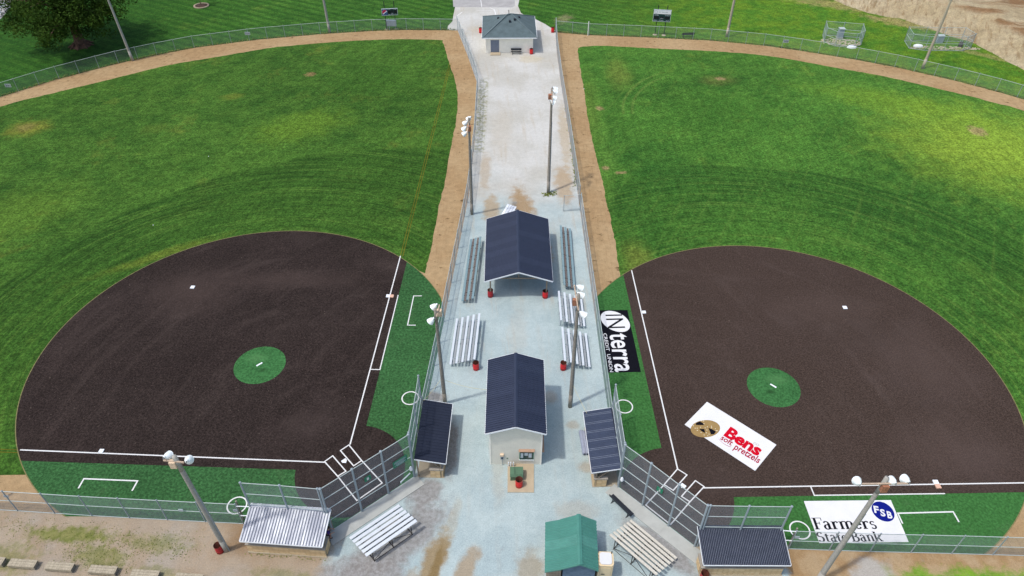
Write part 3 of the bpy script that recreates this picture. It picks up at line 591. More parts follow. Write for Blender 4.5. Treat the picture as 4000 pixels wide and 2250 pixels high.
# ------------------------------------------------------------------ chain-link fences
def fence(label, pts, h, rails, spacing=3.05, pr=.045, rr=.03, lk='link', group=None, name='chain_link_fence', z0=.03, posts_at=None, postmat='galv', railmat='galv_lite', cap=True, skip=()):
    pts = [L2(p) for p in pts]; o = pts[0]; t = thing(name, label, 'fence', (o.x, o.y, 0), 0, group)
    pts = [p-o for p in pts]; st = [V((0, 0))]
    if posts_at: st = pts
    else:
        cum = [0]
        for i in range(len(pts)-1): cum.append(cum[-1]+(pts[i+1]-pts[i]).length)
        k = max(1, round(cum[-1]/spacing)); st = []
        for j in range(k+1):
            d = cum[-1]*j/k; i = max(i for i in range(len(cum)-1) if cum[i] <= d+1e-6); st.append(pts[i]+(pts[i+1]-pts[i])*((d-cum[i])/(cum[i+1]-cum[i])))
    pm = MB().tube((0,0,0), (0,0,h+.04), pr, n=8)
    if cap: pm.lathe([(pr*1.35, h+.02), (pr*1.35, h+.08), (pr*.5, h+.13), (.001, h+.135)], n=8)
    pm = pm.mesh('post', postmat)
    for p in st: link('post', pm, t, (p.x, p.y, 0))
    mb = MB(); mb.uv = []; u = 0
    for i in range(len(st)-1):
        a, b = st[i], st[i+1]; d = (b-a).length
        for z in rails: part('rail', MB().tube((*a, z), (*b, z), rr, n=6, cap=False), railmat, t)
        if i not in skip:
            mb.add([(*a, z0), (*b, z0), (*b, h), (*a, h)], [(0,1,2,3)]); mb.uv += [(u, z0), (u+d, z0), (u+d, h), (u, h)]
        u += d
    part('wire_mesh', mb, lk, t); return t
fence('chain-link fence between the gravel lot and the dirt track beside the orange foul line', FL, 2.55, (2.55, 1.3))
FRa, FRb = FR[:5]+[V((8.27, 74.8))], [V((8.3, 73.2))]+FR[5:]
fence('chain-link fence from the shingled building down to the open gate', FRa, 2.55, (2.55,)); fence('chain-link fence from the open gate down to the ribbed dugout by the rolled tarps', FRb, 2.55, (2.55, 1.3))
gt = fence('open chain-link gate swung out onto the gravel by the benches', [FRb[0]+V((-.05, .15)), FRb[0]+V((-2.05, -.1))], 2.3, (2.3, .12), 5, .03, .025, name='fence_gate', cap=False)
fence('long curved outfield fence with the soft drink scoreboard behind it', OL, 2.05, (2.05,), pr=.035, rr=.028, lk='link_far', group=None, railmat='galv_lite')
fence('long curved outfield fence with the white topped scoreboard behind it', OR, 2.05, (2.05,), pr=.035, rr=.028, lk='link_far')
fence('low chain-link fence by the row of timber benches', BLF, 2.75, (2.75, 1.45, .04)); fence('low chain-link fence crossing in front of the white bank mat', BRF, 2.55, (2.55, 1.2, .04))
BR_ = (5.65, 4.25, 2.85, 1.42, .04)
fence('tall angled backstop fence carrying the large green notice sign', BSL, 5.65, BR_, pr=.085, rr=.035, posts_at=1, name='backstop_fence')
fence('tall angled backstop fence beside the weathered wooden bleacher', BSR, 5.65, BR_, pr=.085, rr=.035, posts_at=1, name='backstop_fence')
def short(a, b, c=.12): return a+(b-a).normalized()*c
fence('tall wing fence rising behind the plain dark navy dugout roof', [short(W1[0], W1[1], .2)]+W1[1:], 5.65, (5.65, 4.25, 2.85), pr=.07, rr=.032, posts_at=1, name='backstop_wing')
fence('tall wing fence rising behind the silver dugout roof', W2[:-1]+[short(W2[2], W2[1], .2)], 5.65, (5.65, 4.25, 2.85), pr=.07, rr=.032, posts_at=1, name='backstop_wing')
fence('tall wing fence rising behind the dugout next to the rolled tarps', W3[:-1]+[short(W3[2], W3[1], .2)], 5.65, (5.65, 4.25, 2.85), pr=.07, rr=.032, posts_at=1, name='backstop_wing')
fence('tall wing fence rising behind the dugout by the white bank mat', [short(W4[0], W4[1], .2)]+W4[1:], 5.65, (5.65, 4.25, 2.85), pr=.07, rr=.032, posts_at=1, name='backstop_wing')

# ------------------------------------------------------------------ writing
def text_mesh(body, bold=0.0):
    cu = bpy.data.curves.new('t', 'FONT'); cu.body = body; cu.offset = bold; cu.resolution_u = 3
    o = bpy.data.objects.new('t', cu); COL.objects.link(o); dg = bpy.context.evaluated_depsgraph_get(); me = bpy.data.meshes.new_from_object(o.evaluated_get(dg))
    vs = [v.co.copy() for v in me.vertices]; fs = [tuple(p.vertices) for p in me.polygons]
    bpy.data.objects.remove(o); bpy.data.curves.remove(cu); bpy.data.meshes.remove(me); return vs, fs
def put_text(body, a, b, up, capsize, mt, parent, name='lettering', bold=0.0, lift=.002, gl=None):
    """baseline from a to b (world points), letters reach capsize along up; parent is an unrotated thing"""
    vs, fs = gl or text_mesh(body, bold); x0, x1 = min(v[0] for v in vs), max(v[0] for v in vs)
    a, b, up = V(a), V(b), V(up).normalized(); e = (b-a)/(x1-x0); nrm = e.cross(up).normalized(); mb = MB()
    mb.v = [tuple(a + e*(v[0]-x0) + up*(v[1]*capsize) + nrm*(lift + (v[2] if gl else 0)) - parent.location) for v in vs]; mb.f = fs
    return part(name, mb, mt, parent)
def serif(body):
    vs, fs, x, st = [], [], 0.0, [0]
    def q(*p):
        o = len(vs); z = .0002*(st[0] % 7); st[0] += 1; vs.extend([(X+x, Y, z) for X, Y in p]); fs.append(tuple(range(o, o+len(p))))
    def rect(a, b, c, d): q((a, b), (c, b), (c, d), (a, d))
    def ar(cx, cy, rx, ry, a0, a1, tk, tn=.055, n=12):
        for i in range(n):
            t0, t1 = R(a0+(a1-a0)*i/n), R(a0+(a1-a0)*(i+1)/n); P = []
            for t, s in ((t0, 1), (t1, 1), (t1, -1), (t0, -1)):
                wd = (tn+(tk-tn)*abs(math.cos(t))**1.5)/2; P.append((cx+(rx+s*wd)*math.cos(t), cy+(ry+s*wd)*math.sin(t)))
            q(*P)
    S, T = .14, .05
    def stem(c, y0, y1): rect(c-S/2, y0, c+S/2, y1)
    def foot(c, w=.13, y=0): rect(c-w, y, c+w, y+T)
    for ch in body:
        if ch == 'F': stem(.14, 0, .72); foot(.14); rect(0, .685, .52, .72); rect(.48, .54, .52, .7); rect(.15, .36, .36, .4); rect(.34, .29, .375, .47); wd = .5
        elif ch == 'a': stem(.31, .05, .36); ar(.19, .35, .12, .13, 5, 160, .1); ar(.2, .14, .13, .135, 40, 330, .12); rect(.31, 0, .44, .06); wd = .45
        elif ch == 'r': stem(.12, 0, .47); foot(.12, .12); rect(0, .44, .12, .48); ar(.29, .33, .13, .14, 75, 170, .07); rect(.29, .38, .38, .47); wd = .4
        elif ch in 'mn':
            k = 3 if ch == 'm' else 2
            for i in range(k): stem(.12+.28*i, 0, .47 if i == 0 else .36); foot(.12+.28*i, .105)
            for i in range(k-1): ar(.27+.28*i, .35, .14, .125, 0, 160, .1)
            rect(0, .44, .12, .48); wd = .5 if k == 2 else .78
        elif ch == 'e': ar(.2, .235, .15, .215, 0, 325, .13); rect(.06, .235, .37, .275); wd = .42
        elif ch in 'sS':
            k = 1.0 if ch == 's' else 1.5
            ar(.17*k, .355*k, .11*k, .1*k, 25, 270, .09*k); ar(.17*k, .135*k, .12*k, .12*k, 90, -155, .1*k); wd = .36*k
        elif ch == 't': stem(.12, .06, .6); rect(0, .44, .28, .48); ar(.2, .1, .08, .085, 180, 320, .1); wd = .31
        elif ch == 'B': stem(.14, 0, .72); rect(0, 0, .3, T); rect(0, .685, .28, .72); ar(.26, .54, .17, .163, -90, 90, .13); ar(.28, .19, .22, .175, -90, 90, .14); rect(.14, .36, .28, .39); wd = .57
        elif ch == 'k': stem(.12, 0, .72); foot(.12, .12); rect(0, .69, .12, .72); q((.16, .2), (.2, .18), (.42, .44), (.37, .45)); q((.22, .28), (.33, .3), (.52, .02), (.38, .02)); foot(.45, .1); rect(.3, .445, .48, .475); wd = .54
        else: wd = .2
        x += wd+.015
    return [V(v) for v in vs], fs
def ADV(pre): return sum(WID[c]+.015 for c in pre)
WID = dict(F=.5, a=.45, r=.4, m=.78, n=.5, e=.42, s=.36, S=.54, t=.31, B=.57, k=.54); WID[' '] = .2
def mat_thing(label, corners, mt, z=.021, name='sponsor_mat'):
    pts = [p.xy for p in corners]; c = sum((V(p) for p in pts), V((0, 0)))/4; t = thing(name, label, 'mat', (c.x, c.y, 0))
    part('backing', MB().prism([p-c for p in pts], z, z+.008), mt, t); return t
def ellipse(p, a, b, n=48): return [(p[0]+a[0]*math.cos(2*math.pi*i/n)+b[0]*math.sin(2*math.pi*i/n), p[1]+a[1]*math.cos(2*math.pi*i/n)+b[1]*math.sin(2*math.pi*i/n)) for i in range(n)]
def loc2(p, t): return (p[0]-t.location[0], p[1]-t.location[1])
ZI = .032
# credit union
I = zp(2320, 1190, 5.175)
t = mat_thing('black sponsor mat with white oval and the word terra beside the chain-link fence', [I(105, 118), I(675, 112), I(950, 1365), I(290, 1375)], 'blackmat')
c = I(430, 340); part('oval', MB().poly([loc2(p, t) for p in ellipse(c, (I(548, 553)-I(312, 125)).xy*.5, (I(704, 340)-I(156, 340)).xy*.5)], ZI), 'whitemat', t)
def fit_text(body, a, b, top, mt, parent, bold=0.0, lift=.002, gl=None, ref=None):
    """top is a world point at the height of the tallest letter"""
    vs, fs = gl or text_mesh(body, bold); a, b = V(a), V(b); e = (b-a).normalized(); up = V((-e.y, e.x, 0)); hgt = (V(top)-a).dot(up); ym = max(v[1] for v in vs) if ref is None else ref
    return put_text(body, a, b, up, hgt/ym, mt, parent, bold=bold, lift=lift, gl=(vs, fs) if gl else None)
fit_text('I', I(232, 203, ZI), I(237, 230, ZI), I(570, 215, ZI), 'blackmat', t, lift=.003)
fit_text('N', I(246, 284, ZI), I(285, 478, ZI), I(590, 284, ZI), 'blackmat', t, bold=.002, lift=.003)
fit_text('terra', I(318, 580, ZI), I(440, 1362, ZI), I(655, 575, ZI), 'whitemat', t, bold=.014)
fit_text('CREDIT  UNION', I(188, 580, ZI), I(325, 1364, ZI), I(258, 582, ZI), 'whitemat', t, bold=.012)
# pretzel mat
Bz = zp(2660, 1550, 4.675)
t = mat_thing('white sponsor mat with a salted pretzel and red lettering on the brown turf', [Bz(475, 95), Bz(1742, 880), Bz(1352, 1355), Bz(65, 512)], 'whitemat', .0235)
e = (Bz(1742, 880)-Bz(475, 95)).normalized(); up = V((-e.y, e.x, 0)); ZB = .0345
def pz(x, y): return loc2(Bz(x, y), t)
cp = Bz(445, 585); ea = (Bz(690, 640)-Bz(200, 530)).xy*.5; eb = (Bz(330, 740)-Bz(560, 430)).xy*.48
part('pretzel', MB().poly([loc2(p, t) for p in ellipse(cp, ea, eb)], ZB), 'pretzel', t)
for tri in ([(270, 520), (275, 478), (345, 455), (395, 480), (425, 522)], [(328, 592), (425, 592), (446, 668), (385, 640)], [(500, 575), (560, 592), (640, 640), (600, 690), (548, 692)]):
    part('pretzel_hole', MB().poly([pz(*p) for p in tri], ZB+.0015), 'blackmat', t)
for p in ((228, 482), (226, 535), (258, 577), (295, 577), (298, 618), (356, 560), (366, 654), (422, 702), (442, 572), (462, 662), (472, 612), (480, 552), (488, 718), (512, 686), (556, 542), (558, 570), (625, 588), (640, 625), (660, 622), (412, 447), (380, 440), (420, 496), (560, 730)):
    q = pz(*p); part('salt_grain', MB().poly(ellipse(q, (.045, 0), (0, .045), 8), ZB+.0015), 'salt', t)
fit_text('Bens', Bz(778, 697, ZB), Bz(1405, 1082, ZB), Bz(912, 545, ZB), 'redink', t, bold=.045)
fit_text('soft', Bz(714, 772, ZB), Bz(916, 892, ZB), Bz(768, 690, ZB), 'crimson', t, bold=.02)
fit_text('pretzels', Bz(957, 945, ZB), Bz(1412, 1216, ZB), Bz(1030, 855, ZB), 'crimson', t, bold=.02)
sw = [(685, 770), (720, 812), (775, 858), (840, 896), (915, 922)]; mb = MB()
for i in range(4): a, b = pz(*sw[i]), pz(*sw[i+1]); mb.quad((a[0], a[1]-.02, ZB), (b[0], b[1]-.02, ZB), (b[0], b[1]+.03, ZB), (a[0], a[1]+.03, ZB))
part('underline', mb, 'crimson', t)
for dx in (-26, 26):
    q = Bz(1375+dx, 868+dx*.55).xy; part('small_pretzel_loop', ring(V(loc2(q, t)), .085, .12, ZB, n=16), 'stone', t)
# bank mat
t = mat_thing('white sponsor mat with dark serif lettering and a blue oval behind the low fence', [D3(360, 695), D3(1235, 685), D3(1415, 1107), D3(517, 1118)], 'whitemat', .0155)
ZF = .025
def serif_line(word, a, b, top, ref):
    vs, fs = serif(word); X0, X1 = min(v[0] for v in vs), max(v[0] for v in vs); x = 0.0; pre = ''
    for ch in word:
        if ch != ' ':
            off = ADV(pre); v1, f1 = serif(ch); q0, q1 = min(v[0] for v in v1)+off, max(v[0] for v in v1)+off
            fit_text('', a.lerp(b, (q0-X0)/(X1-X0)), a.lerp(b, (q1-X0)/(X1-X0)), top+(a.lerp(b, (q0-X0)/(X1-X0))-a), 'blackmat', t, gl=(v1, f1), ref=ref)
        pre += ch
serif_line('Farmers', D3(474, 979, ZF), D3(1105, 973, ZF), D3(440, 862, ZF), .72)
serif_line('State Bank', D3(512, 1105, ZF), D3(1165, 1099, ZF), D3(492, 1003, ZF), .74)
c = D3(1156, 800); part('blue_oval', MB().poly([loc2(p, t) for p in ellipse(c, (D3(1200, 900)-D3(1112, 697)).xy*.5, (D3(1263, 798)-D3(1049, 798)).xy*.5)], ZF), 'blueink', t)
for ch, x, y in (('F', 1072, 808), ('S', 1136, 840), ('B', 1206, 862)):
    a, b = D3(x, y, ZF), D3(x+50, y+8, ZF); fit_text(ch, a, b, D3(x-22, y-70, ZF), 'whitemat', t, bold=.035)

# ------------------------------------------------------------------ metal roofs made of ribbed sheets
def slope(parent, e0, e1, r1, r0, mt, ribmt=None, pw=.91, ribs=4, rh=.028, rw=.05, name='roof_sheet', th=.05, over=None, bright=None):
    """sheet panels from eave e0->e1 up to ridge r0->r1; every sheet is its own part"""
    e0, e1, r0, r1 = V(e0), V(e1), V(r0), V(r1); n = (e1-e0).cross(r0-e0).normalized(); n = n if n.z > 0 else -n
    L = (e1-e0).length; k = max(1, round(L/pw))
    for i in range(k):
        mb = MB(); rb = MB(); f0, f1 = i/k, (i+1)/k; w = L/k; cols = [(0, 0)]
        for j in range(ribs):
            c = (j+.5)/ribs; a = rw/w/2; cols += [(c-a*1.6, 0), (c-a*.7, rh), (c+a*.7, rh), (c+a*1.6, 0)]
        cols.append((1, 0)); base = []
        gap = .0015/L
        for t, h in cols:
            f = f0+gap+(f1-f0-2*gap)*t; base.append((e0.lerp(e1, f)+n*h, r0.lerp(r1, f)+n*h))
        for q in range(len(base)-1):
            (mb if not ribmt or q % 4 != 2 or (bright and (q//4) not in bright) else rb).quad(base[q][0], base[q+1][0], base[q+1][1], base[q][1])
        tgt = over[i % len(over)] if over else mt
        sh = part(name, mb, tgt, parent)
        if ribmt: part('rib', rb, ribmt, sh)
    # deck under the sheets
    d = MB(); P = [e0, e1, r1, r0]; lo = [p-n*th-n*.004 for p in P]; hi = [p-n*.006 for p in P]
    d.add(lo+hi, [(3,2,1,0),(4,5,6,7),(0,1,5,4),(1,2,6,5),(2,3,7,6),(3,0,4,7)]); return d
def gable_roof(t, x0, x1, y0, y1, ze, zr, mt, ribmt=None, pw=.91, ribs=4, rw=.05, trim='white', cap='navy_dark'):
    xm = (x0+x1)/2
    d1 = slope(t, (x0, y0, ze), (x0, y1, ze), (xm, y1, zr), (xm, y0, zr), mt, ribmt, pw, ribs, rw=rw, rh=.045, over=('navy', 'navy2', 'navy', 'navy3', 'navy2')); part('roof_deck', d1, mt, t)
    d2 = slope(t, (x1, y0, ze), (x1, y1, ze), (xm, y1, zr), (xm, y0, zr), mt, ribmt, pw, ribs, rw=rw, rh=.045, over=('navy', 'navy3', 'navy2', 'navy', 'navy3')); part('roof_deck', d2, mt, t)
    part('ridge_cap', MB().add([(xm-.16, y0-.02, zr-.015), (xm, y0-.02, zr+.05), (xm+.16, y0-.02, zr-.015), (xm-.16, y1+.02, zr-.015), (xm, y1+.02, zr+.05), (xm+.16, y1+.02, zr-.015)], [(0,1,4,3),(1,2,5,4),(0,2,1),(3,4,5)]), mt, t)
    for y, s in ((y0, -1), (y1, 1)):
        for x in (x0, x1):
            part('gable_trim', MB().bar((x, y+s*.03, ze-.07), (xm, y+s*.03, zr-.07), .03, .14), trim, t)
    for x, s in ((x0, -1), (x1, 1)): part('eave_trim', MB().bar((x+s*.02, y0, ze-.06), (x+s*.02, y1, ze-.06), .03, .1), trim, t)

# concession building
t = thing('concession_building', 'tall cream building with navy gable roof and a notice window above the tan pad', 'building', (.36, 36.3, 0))
part('wall', MB().add([(-2.1,0,0),(2.14,0,0),(2.14,7.5,0),(-2.1,7.5,0),(-2.1,0,4.5),(2.14,0,4.5),(2.14,7.5,4.5),(-2.1,7.5,4.5),(.02,0,5.3),(.02,7.5,5.3)], [(0,1,5,8,4),(1,2,6,5),(2,3,7,9,6),(3,0,4,7)]), 'siding', t)
gable_roof(t, -2.45, 2.45, -.3, 7.74, 4.53, 5.42, 'navy')
part('gable_vent', MB().add([(-.55,-.03,4.95),(.6,-.03,4.95),(.02,-.03,5.2)], [(0,1,2)]), 'gable', t)
part('corner_trim', MB().box(-2.14, -.03, 0, -2.03, .05, 4.48), 'wall_tan', t); part('corner_trim', MB().box(2.07, -.03, 0, 2.18, .05, 4.48), 'wall_tan', t)
wn = part('notice_window', MB().box(.33, -.06, .74, 1.5, .0, 1.84), 'sign_green', t)
part('pane', MB().box(.38, -.075, .8, 1.45, -.062, 1.8), 'glass', wn)
for x, z, wd, hh in ((.42, 1.0, .22, .66), (.74, 1.32, .28, .38), (1.08, 1.06, .26, .56)): part('poster', MB().box(x, -.085, z, x+wd, -.078, z+hh), 'paper', wn)
part('sill', MB().box(.3, -.1, .68, 1.53, .0, .735), 'white', wn)
part('awning', MB().add([(.26,-.13,1.92),(1.58,-.13,1.92),(1.58,0,2.12),(.26,0,2.12),(.26,-.13,1.86),(1.58,-.13,1.86),(1.58,0,1.86),(.26,0,1.86)], [(0,1,2,3),(7,6,5,4),(0,4,5,1),(1,5,6,2),(3,7,4,0)]), 'peach', t)
mx = part('meter_box', MB().box(-1.25, -.14, .85, -1.0, 0, 1.28), 'box_grey', t); part('meter_dial', MB().tube((-1.12, -.14, 1.05), (-1.12, -.17, 1.05), .08, n=10), 'digit', mx); part('meter_hood', MB().box(-1.27, -.18, 1.285, -.98, 0, 1.5), 'ballast_p', mx); part('conduit', MB().tube((-1.1, -.08, 0), (-1.1, -.08, .85), .025), 'galv', t)
part('outlet_cover', MB().box(-.74, -.03, .8, -.62, 0, .9), 'cabinet', t)
for x in (-.57, -.39, -.16): part('service_pipe', MB().lathe([(.001, .0), (.06, .0), (.06, .55), (.03, .62), (.001, .63)], (x, -.22, 0), n=10), 'white', t)
part('side_door', MB().box(-2.13, .6, 0, -2.1, 1.5, 2.05), 'white', t); part('service_window', MB().box(2.14, .6, 1.1, 2.2, 2.4, 2.1), 'door', t); part('counter', MB().box(2.14, .5, 1.0, 2.42, 2.5, 1.06), 'peach', t)
# pad and cabinet in front of it
pad = MB().prism([g(1983, 1812).xy, g(2085.5, 1814).xy, g(2085.7, 1924.5).xy, g(1982.5, 1924).xy], .0, .07); solo('concrete_pad', pad, 'tan_concrete', 'tan concrete pad under the green cabinet', 'pad')
cb = thing('utility_cabinet', 'green steel utility cabinet with sloped lid on the tan pad', 'cabinet', (.46, 35.05, .07))
part('body', MB().box(-.52, -.4, 0, .5, .48, .62), 'cabinet', cb)
part('lid', MB().add([(-.55,-.46,.56),(.53,-.46,.56),(.53,-.3,.74),(-.55,-.3,.74),(-.55,.4,.8),(.53,.4,.8),(.53,.52,.62),(-.55,.52,.62)], [(0,1,2,3),(3,2,5,4),(4,5,6,7),(0,3,4,7),(1,6,5,2)]), 'cabinet', cb)
part('lid_seam', MB().box(-.17, -.3, .745, -.15, .4, .815), 'black', cb); part('hasp', MB().box(-.06, -.44, .34, .04, -.4, .46), 'galv', cb)

# pavilion
t = thing('pavilion', 'open picnic pavilion with large navy metal gable roof and white trim', 'pavilion', (.69, 56.9, 0), R(.6))
gable_roof(t, -3.53, 3.53, 0, 10.95, 2.62, 3.86, 'navy', pw=.91, ribs=5, rw=.07)
for yy in (.35, 10.6):
    gp = part('gable_panel', MB().add([(-1.3, yy, 3.28), (1.3, yy, 3.28), (0, yy, 3.74), (-1.3, yy+.05, 3.28), (1.3, yy+.05, 3.28), (0, yy+.05, 3.74)], [(0,1,2),(5,4,3),(0,3,4,1)]), 'gable', t)
for i, yy in enumerate((.5, 3.8, 7.1, 10.4)):
    for x in (-2.95, 2.95): part('post', MB().box(x-.075, yy-.075, 0, x+.075, yy+.075, 2.7), 'post_wood', t)
    tr = part('truss', MB().bar((-3.4, yy, 2.6), (3.4, yy, 2.6), .05, .14), 'post_wood', t)
    part('web', MB().bar((0, yy+.06, 2.62), (0, yy+.06, 3.7), .05, .1), 'post_wood', tr); part('web', MB().bar((-1.7, yy+.06, 2.64), (0, yy+.06, 3.4), .05, .1), 'post_wood', tr); part('web', MB().bar((1.7, yy+.06, 2.64), (0, yy+.06, 3.4), .05, .1), 'post_wood', tr)
for x in (-2.95, 2.95): part('beam', MB().bar((x, .1, 2.52), (x, 10.85, 2.52), .09, .2), 'post_wood', t)

# restroom building
t = thing('restroom_building', 'tan block building with grey hip roof and grey door', 'building', (-.64, 119.65, 0), R(1.3))
part('wall', MB().add([(-4,0,0),(4,0,0),(4,8.6,0),(-4,8.6,0),(-4,0,2.75),(4,0,2.75),(4,8.6,2.75),(-4,8.6,2.75)], [(0,1,5,4),(1,2,6,5),(2,3,7,6),(3,0,4,7)]), 'wall_tan', t)
x0, x1, y0, y1, ze, zr = -4.6, 4.62, -.55, 9.1, 2.82, 4.95; pk0, pk1 = (-.35, 4.2, zr), (.35, 4.6, zr)
for nm, pts in (('front', [(x0,y0,ze),(x1,y0,ze),pk1,pk0]), ('right', [(x1,y0,ze),(x1,y1,ze),pk1]), ('back', [(x1,y1,ze),(x0,y1,ze),pk0,pk1]), ('left', [(x0,y1,ze),(x0,y0,ze),pk0])):
    part('roof_slope', MB().add(pts, [tuple(range(len(pts)))]), 'shingle', t)
for a, b in (((x0,y0,ze), pk0), ((x1,y0,ze), pk1), ((x1,y1,ze), pk1), ((x0,y1,ze), pk0), (pk0, pk1)): part('ridge_shingle', MB().bar(V(a)+V((0,0,.02)), V(b)+V((0,0,.02)), .22, .03), 'shingle_dk', t)
part('soffit', MB().box(x0+.02, y0+.02, ze-.16, x1-.02, y1-.02, ze-.14), 'white', t)
for a, b in (((x0,y0),(x1,y0)), ((x1,y0),(x1,y1)), ((x1,y1),(x0,y1)), ((x0,y1),(x0,y0))): part('gutter', MB().bar((*a, ze-.08), (*b, ze-.08), .1, .15), 'white', t)
def roofvent(x, y):
    f = max(0, min(1, min((y-y0)/(4.2-y0), (y1-y)/(y1-4.4), (x-x0)/(-.35-x0), (x1-x)/(x1-.35)))); z = ze+(zr-ze)*f
    part('roof_vent', MB().box(x-.17, y-.17, z-.05, x+.17, y+.17, z+.2), 'black', t)
for x, y in ((-1.85, 4.4), (.12, 2.75), (.95, 3.15), (1.75, 4.6)): roofvent(x, y)
part('vent_pipe', MB().tube((0, 5.6, 4.2), (0, 5.6, 5.2), .06), 'black', t)
dr_ = part('door', MB().box(-3.08, -.05, .16, -1.82, 0, 2.22), 'door', t); part('frame', MB().box(-3.16, -.03, .1, -3.085, .0, 2.3), 'door', dr_); part('frame', MB().box(-1.815, -.03, .1, -1.74, .0, 2.3), 'door', dr_); part('handle', MB().tube((-1.95, -.12, 1.1), (-1.95, -.12, 1.3), .02), 'galv', dr_)
part('door_step', MB().box(-3.25, -1.1, 0, -1.55, -.05, .14), 'tan_concrete', t)

# ------------------------------------------------------------------ dugouts
bm_ = [MB().box(.006, -.05, .006, .394, .0, .194), MB().box(.006, -.06, .006, .394, .0, .194)]
BLK = [bm_[0].mesh('block', 'block'), bm_[1].mesh('block', 'block_b')]
def blocks(parent, a, b, h, out):
    """facing blocks laid in courses on the plane a->b; out = side of the outer face"""
    a, b = V((*a, 0)), V((*b, 0)); d = (b-a); L = d.length; d.normalize(); rz = math.atan2(d.y, d.x); k = int(h/.2)
    for c in range(k):
        n = int(L/.4); off = (L-n*.4)/2 + (0 if c % 2 else .0)
        for i in range(n):
            p = a+d*(off+i*.4); o = link('block', BLK[(c*3+i*5+c*i) % 7 > 2], parent, (p.x, p.y, c*.2), rz)
def dugout(label, o, rz, L, mt, ribmt, ribs, trim='white', flash=None, over=None, pw=.91, rw=.05, depth=2.45, bright=None):
    """local: x along the dugout, +y towards the field; low back wall at y=0"""
    t = thing('dugout', label, 'dugout', (*o, 0), rz)
    part('floor', MB().box(0, -.1, 0, L, depth-.05, .05), 'dug_floor', t)
    part('wall', MB().box(.06, .06, .05, L-.06, .2, 1.02), 'mortar', t); blocks(t, (.03, .06), (L-.03, .06), 1.0, 1)
    part('wall_cap', MB().box(0, -.06, 1.03, L, .26, 1.11), 'cap', t)
    for s, x in ((0, .06), (1, L-.06)):
        xx = (x, x+.14) if s == 0 else (x-.14, x)
        e = part('end_wall', MB().box(xx[0], .21, .05, xx[1], 1.05, 1.02), 'mortar', t)
        if s == 0: blocks(e, (.06, 1.03), (.06, .2), 1.0, 1)
        else: blocks(e, (L-.06, .2), (L-.06, 1.03), 1.0, 1)
        part('wall_cap', MB().box(xx[0]-.08, .27, 1.03, xx[1]+.08, 1.1, 1.115), 'cap', t)
    for x in (.15, L/2, L-.15):
        part('post', MB().box(x-.05, .1, 1.1, x+.05, .2, 2.1), 'post_wood', t)
        part('post', MB().box(x-.05, depth-.2, .05, x+.05, depth-.1, 2.52), 'post_wood', t)
        part('brace', MB().bar((x+.08, .3, 1.2), (x+.08, 1.2, 2.25), .05, .09), 'post_wood', t)
    part('bench_seat', MB().box(.3, .5, .45, L-.3, .85, .5), 'bench_wood', t)
    dk = slope(t, (-.05, -.32, 2.08), (L+.05, -.32, 2.08), (L+.05, depth, 2.6), (-.05, depth, 2.6), mt, ribmt, pw, ribs, rw=rw, over=over, bright=bright); part('roof_deck', dk, mt, t)
    part('fascia', MB().bar((-.06, -.35, 2.03), (L+.06, -.35, 2.03), .03, .11), trim, t)
    for x in (-.07, L+.07): part('barge_trim', MB().bar((x, -.33, 2.05), (x, depth, 2.57), .03, .1), trim, t)
    if flash:
        mb = MB()
        for i in range(27):
            a, b = -.06+(L+.12)*i/27, -.06+(L+.12)*(i+.94)/27; zz = random.uniform(0, .05)
            mb.quad((a, depth-.2, 2.59), (b, depth-.2, 2.59+zz*.4), (b, depth+.07, 2.64+zz), (a, depth+.07, 2.64+zz*.3))
        part('flashing', mb, flash, t)
    return t
def along(a, b): return math.atan2(b[1]-a[1], b[0]-a[0])
# back wall line of each dugout, field to the left of the direction
d2 = dugout('dugout with shiny silver corrugated roof beside the leaning light pole', (-19.95, 28.3), along((-19.98, 28.3), (-13.9, 27.88)), 6.1, 'silver', 'silver_gap', 4, flash='flash', rw=.075)
d4 = dugout('dugout with closely ribbed navy roof next to the white bank mat', (13.95, 26.62), 0, 6.2, 'navy_dark', 'rib_glint', 7, flash='navy_dark', rw=.03)
d1 = dugout('dugout with plain dark navy roof beside the wooden light pole and green backstop sign', (-5.62, 34.9), along((-5.62, 34.9), (-5.47, 41.0)), 6.1, 'navy_dark', None, 3, rw=.03, depth=2.2)
d3 = dugout('dugout with navy roof showing bright ribs next to the rolled tarps', (6.55, 40.2), along((6.3, 40.2), (6.52, 34.1)), 6.1, 'navy_rib', 'rib_glint', 6, flash='navy_dark', rw=.04, depth=2.2, bright=(2, 3))

# ------------------------------------------------------------------ green shed and portable toilet
t = thing('storage_shed', 'storage shed with green metal gable roof and a lean-to side', 'shed', (4.85, 25.7, 0), R(-2.3))
part('wall', MB().add([(-1.1,.15,0),(1.2,.15,0),(1.2,3.8,0),(-1.1,3.8,0),(-1.1,.15,2.42),(1.2,.15,2.42),(1.2,3.8,2.42),(-1.1,3.8,2.42),(.02,.15,3.05),(.02,3.8,3.05)], [(0,1,5,8,4),(1,2,6,5),(2,3,7,9,6),(3,0,4,7)]), 'shed_wall', t)
part('lean_to_wall', MB().box(-2.2, .3, 0, -1.2, 3.7, 1.85), 'post_wood', t)
for i in range(5): part('board', MB().box(-2.2+i*.2, .26, 0, -2.02+i*.2, .3, 1.85), 'post_wood', t)
for i in range(5): part('board', MB().box(-2.26, .3+i*.7, 0, -2.2, .9+i*.7, 1.7), 'post_wood', t)
